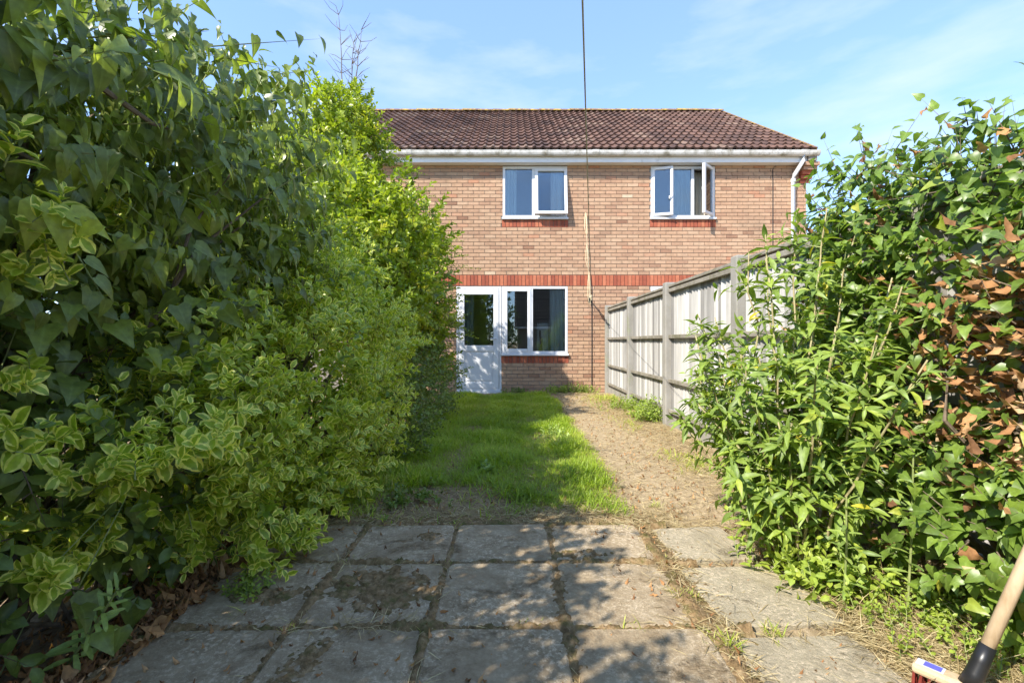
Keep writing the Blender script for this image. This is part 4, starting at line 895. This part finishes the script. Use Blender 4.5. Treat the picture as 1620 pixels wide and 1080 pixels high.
# ------------------------------------------------------------------ broom
br = empty('broom', (1.26, 1.30, 0), 'wooden broom with red bristles leaning at lower right corner', 'broom')
Bs = Vector((1.27, 1.30, .13)); Dh = Vector((.453, 0, 1)).normalized()
MB().tube([Bs+Dh*.05, Bs+Dh*.4, Bs+Dh*1.25], .0165, 14).build('handle', M['handle'], br, smooth=True)
MB().tube([Bs-Dh*.035, Bs, Bs+Dh*.035, Bs+Dh*.085], [.026, .022, .020, .019], 14).build('socket', M['blackplastic'], br, smooth=True)
hm = Matrix.Translation((1.245, 1.32, .09)) @ Matrix.Rotation(R(127), 4, 'Z')
m = MB(); m.box(-.16, .10, -.026, .026, -.014, .014); m.build('head', M['handle'], br, hm, bevel=.009)
MB().box(.03, .092, -.017, .017, .0143, .0153).build('sticker', M['sticker_white'], br, hm)
MB().box(.036, .075, -.013, .013, .0154, .016).build('sticker_print', M['sticker_blue'], br, hm)
m = MB()
for i in range(15):
    for j in range(4):
        x = -.15+.245*i/14; y = -.018+.036*j/3; m.tube([(x, y, -.012), (x*1.06+random.uniform(-.006, .006), y*1.5+random.uniform(-.006, .006), -.08)], [.003, .005], 4)
m.build('bristles', M['bristle'], br, hm)

# ------------------------------------------------------------------ beyond: neighbour's house, garage mirrored in the window, bird
nh = empty('neighbour_house', (18, 26, 0), 'distant pale house with grey roof beyond the fence at right', 'house')
MB().box(16.3, 24, 25, 32, 0, 5.3).build('wall', M['plaster'], nh)
m = MB(); m.add([(15.9, 24.6, 5.2), (24.4, 24.6, 5.2), (24.4, 28.5, 7.6), (17.3, 28.5, 7.6), (15.9, 32.4, 5.2), (24.4, 32.4, 5.2)], [(0, 1, 2, 3), (3, 2, 5, 4), (0, 3, 4)]); m.build('roof', M['fascia'], nh)
gr = empty('garage', (4, -14, 0), 'low building with dark tiled roof mirrored in the ground floor window', 'garage')
MB().box(.4, 8, -18, -12.2, 0, 2.1).build('wall', M['mortar'], gr)
m = MB(); m.add([(.2, -11.9, 2.0), (8.2, -11.9, 2.0), (8.2, -15.5, 5.2), (.2, -15.5, 5.2), (.2, -19, 2.0), (8.2, -19, 2.0)], [(1, 0, 3, 2), (2, 3, 4, 5), (0, 4, 3)]); groof = m.build('roof', M['tile_dark'], gr)
m = MB(); pg = math.atan2(3.2, 3.6); sg = math.hypot(3.2, 3.6)/13
for r in range(13):
    for c in range(26):
        T = Matrix.Translation((.2+c*.31+.31, -11.9-r*sg*math.cos(pg), 2.03+r*sg*math.sin(pg))) @ Matrix.Rotation(math.pi, 4, 'Z') @ Matrix.Rotation(pg, 4, 'X'); m.add([T @ Vector((v[0]*.93, v[1], v[2]*1.5)) for v in TV], TF)
tag(m.build('roof_tiling', M['tile_dark'], groof), kind='stuff')
MB().box(.1, 8.3, -11.86, -11.8, 1.88, 2.02).build('gutter', M['upvc'], gr)
rt_ = empty('garden_tree', (-2.6, -10, 0), 'dense tree behind the viewer mirrored in the back door glass', 'tree')
P, N = blob_points([(-2.6, -10, 2.6, 2.6, 1.2, 2.6), (-1.2, -10.3, 1.6, 1.4, 1.0, 1.6), (-4.4, -10, 2.2, 1.8, 1.2, 2.2)], 30, .5, .8, 1)
lp, la, lsz, si, E = shoots(P, N + np.array([0, 0, .4]) + rng.normal(size=P.shape)*.4, rng.uniform(.2, .4, len(P)), 5, .14, 90, 55)
put_leaves(rt_, T_OVAL, lp, la, lsz, rng.random(len(lp))*.8, M['shade'], rest='crown', nparts=0)
mb = MB(); branches(mb, (-2.6, -10, 0), [(-2.6, -10, 4.2), (-1.3, -10.2, 2.2), (-4.2, -10, 3.2)], .1); mb.build('trunk', M['bark'], rt_)
bd = MB(); bd.tube([(-.12, 0, 0), (-.05, 0, .01), (.04, 0, .012), (.11, 0, .02), (.15, 0, .02)], [.012, .035, .04, .025, .004], 8)
bd.add([(.04, 0, .03), (-.05, 0, .03), (-.09, .26, .12), (-.01, .14, .11), (-.09, -.26, .10), (-.01, -.14, .1)], [(0, 3, 2, 1), (1, 4, 5, 0)])
tag(bd.build('bird', M['soffit_dark'], M=Matrix.Translation((26.8, 30, 13.6)) @ Matrix.Rotation(.6, 4, 'Z')), 'tiny dark bird flying in the sky above the right ivy', 'bird')
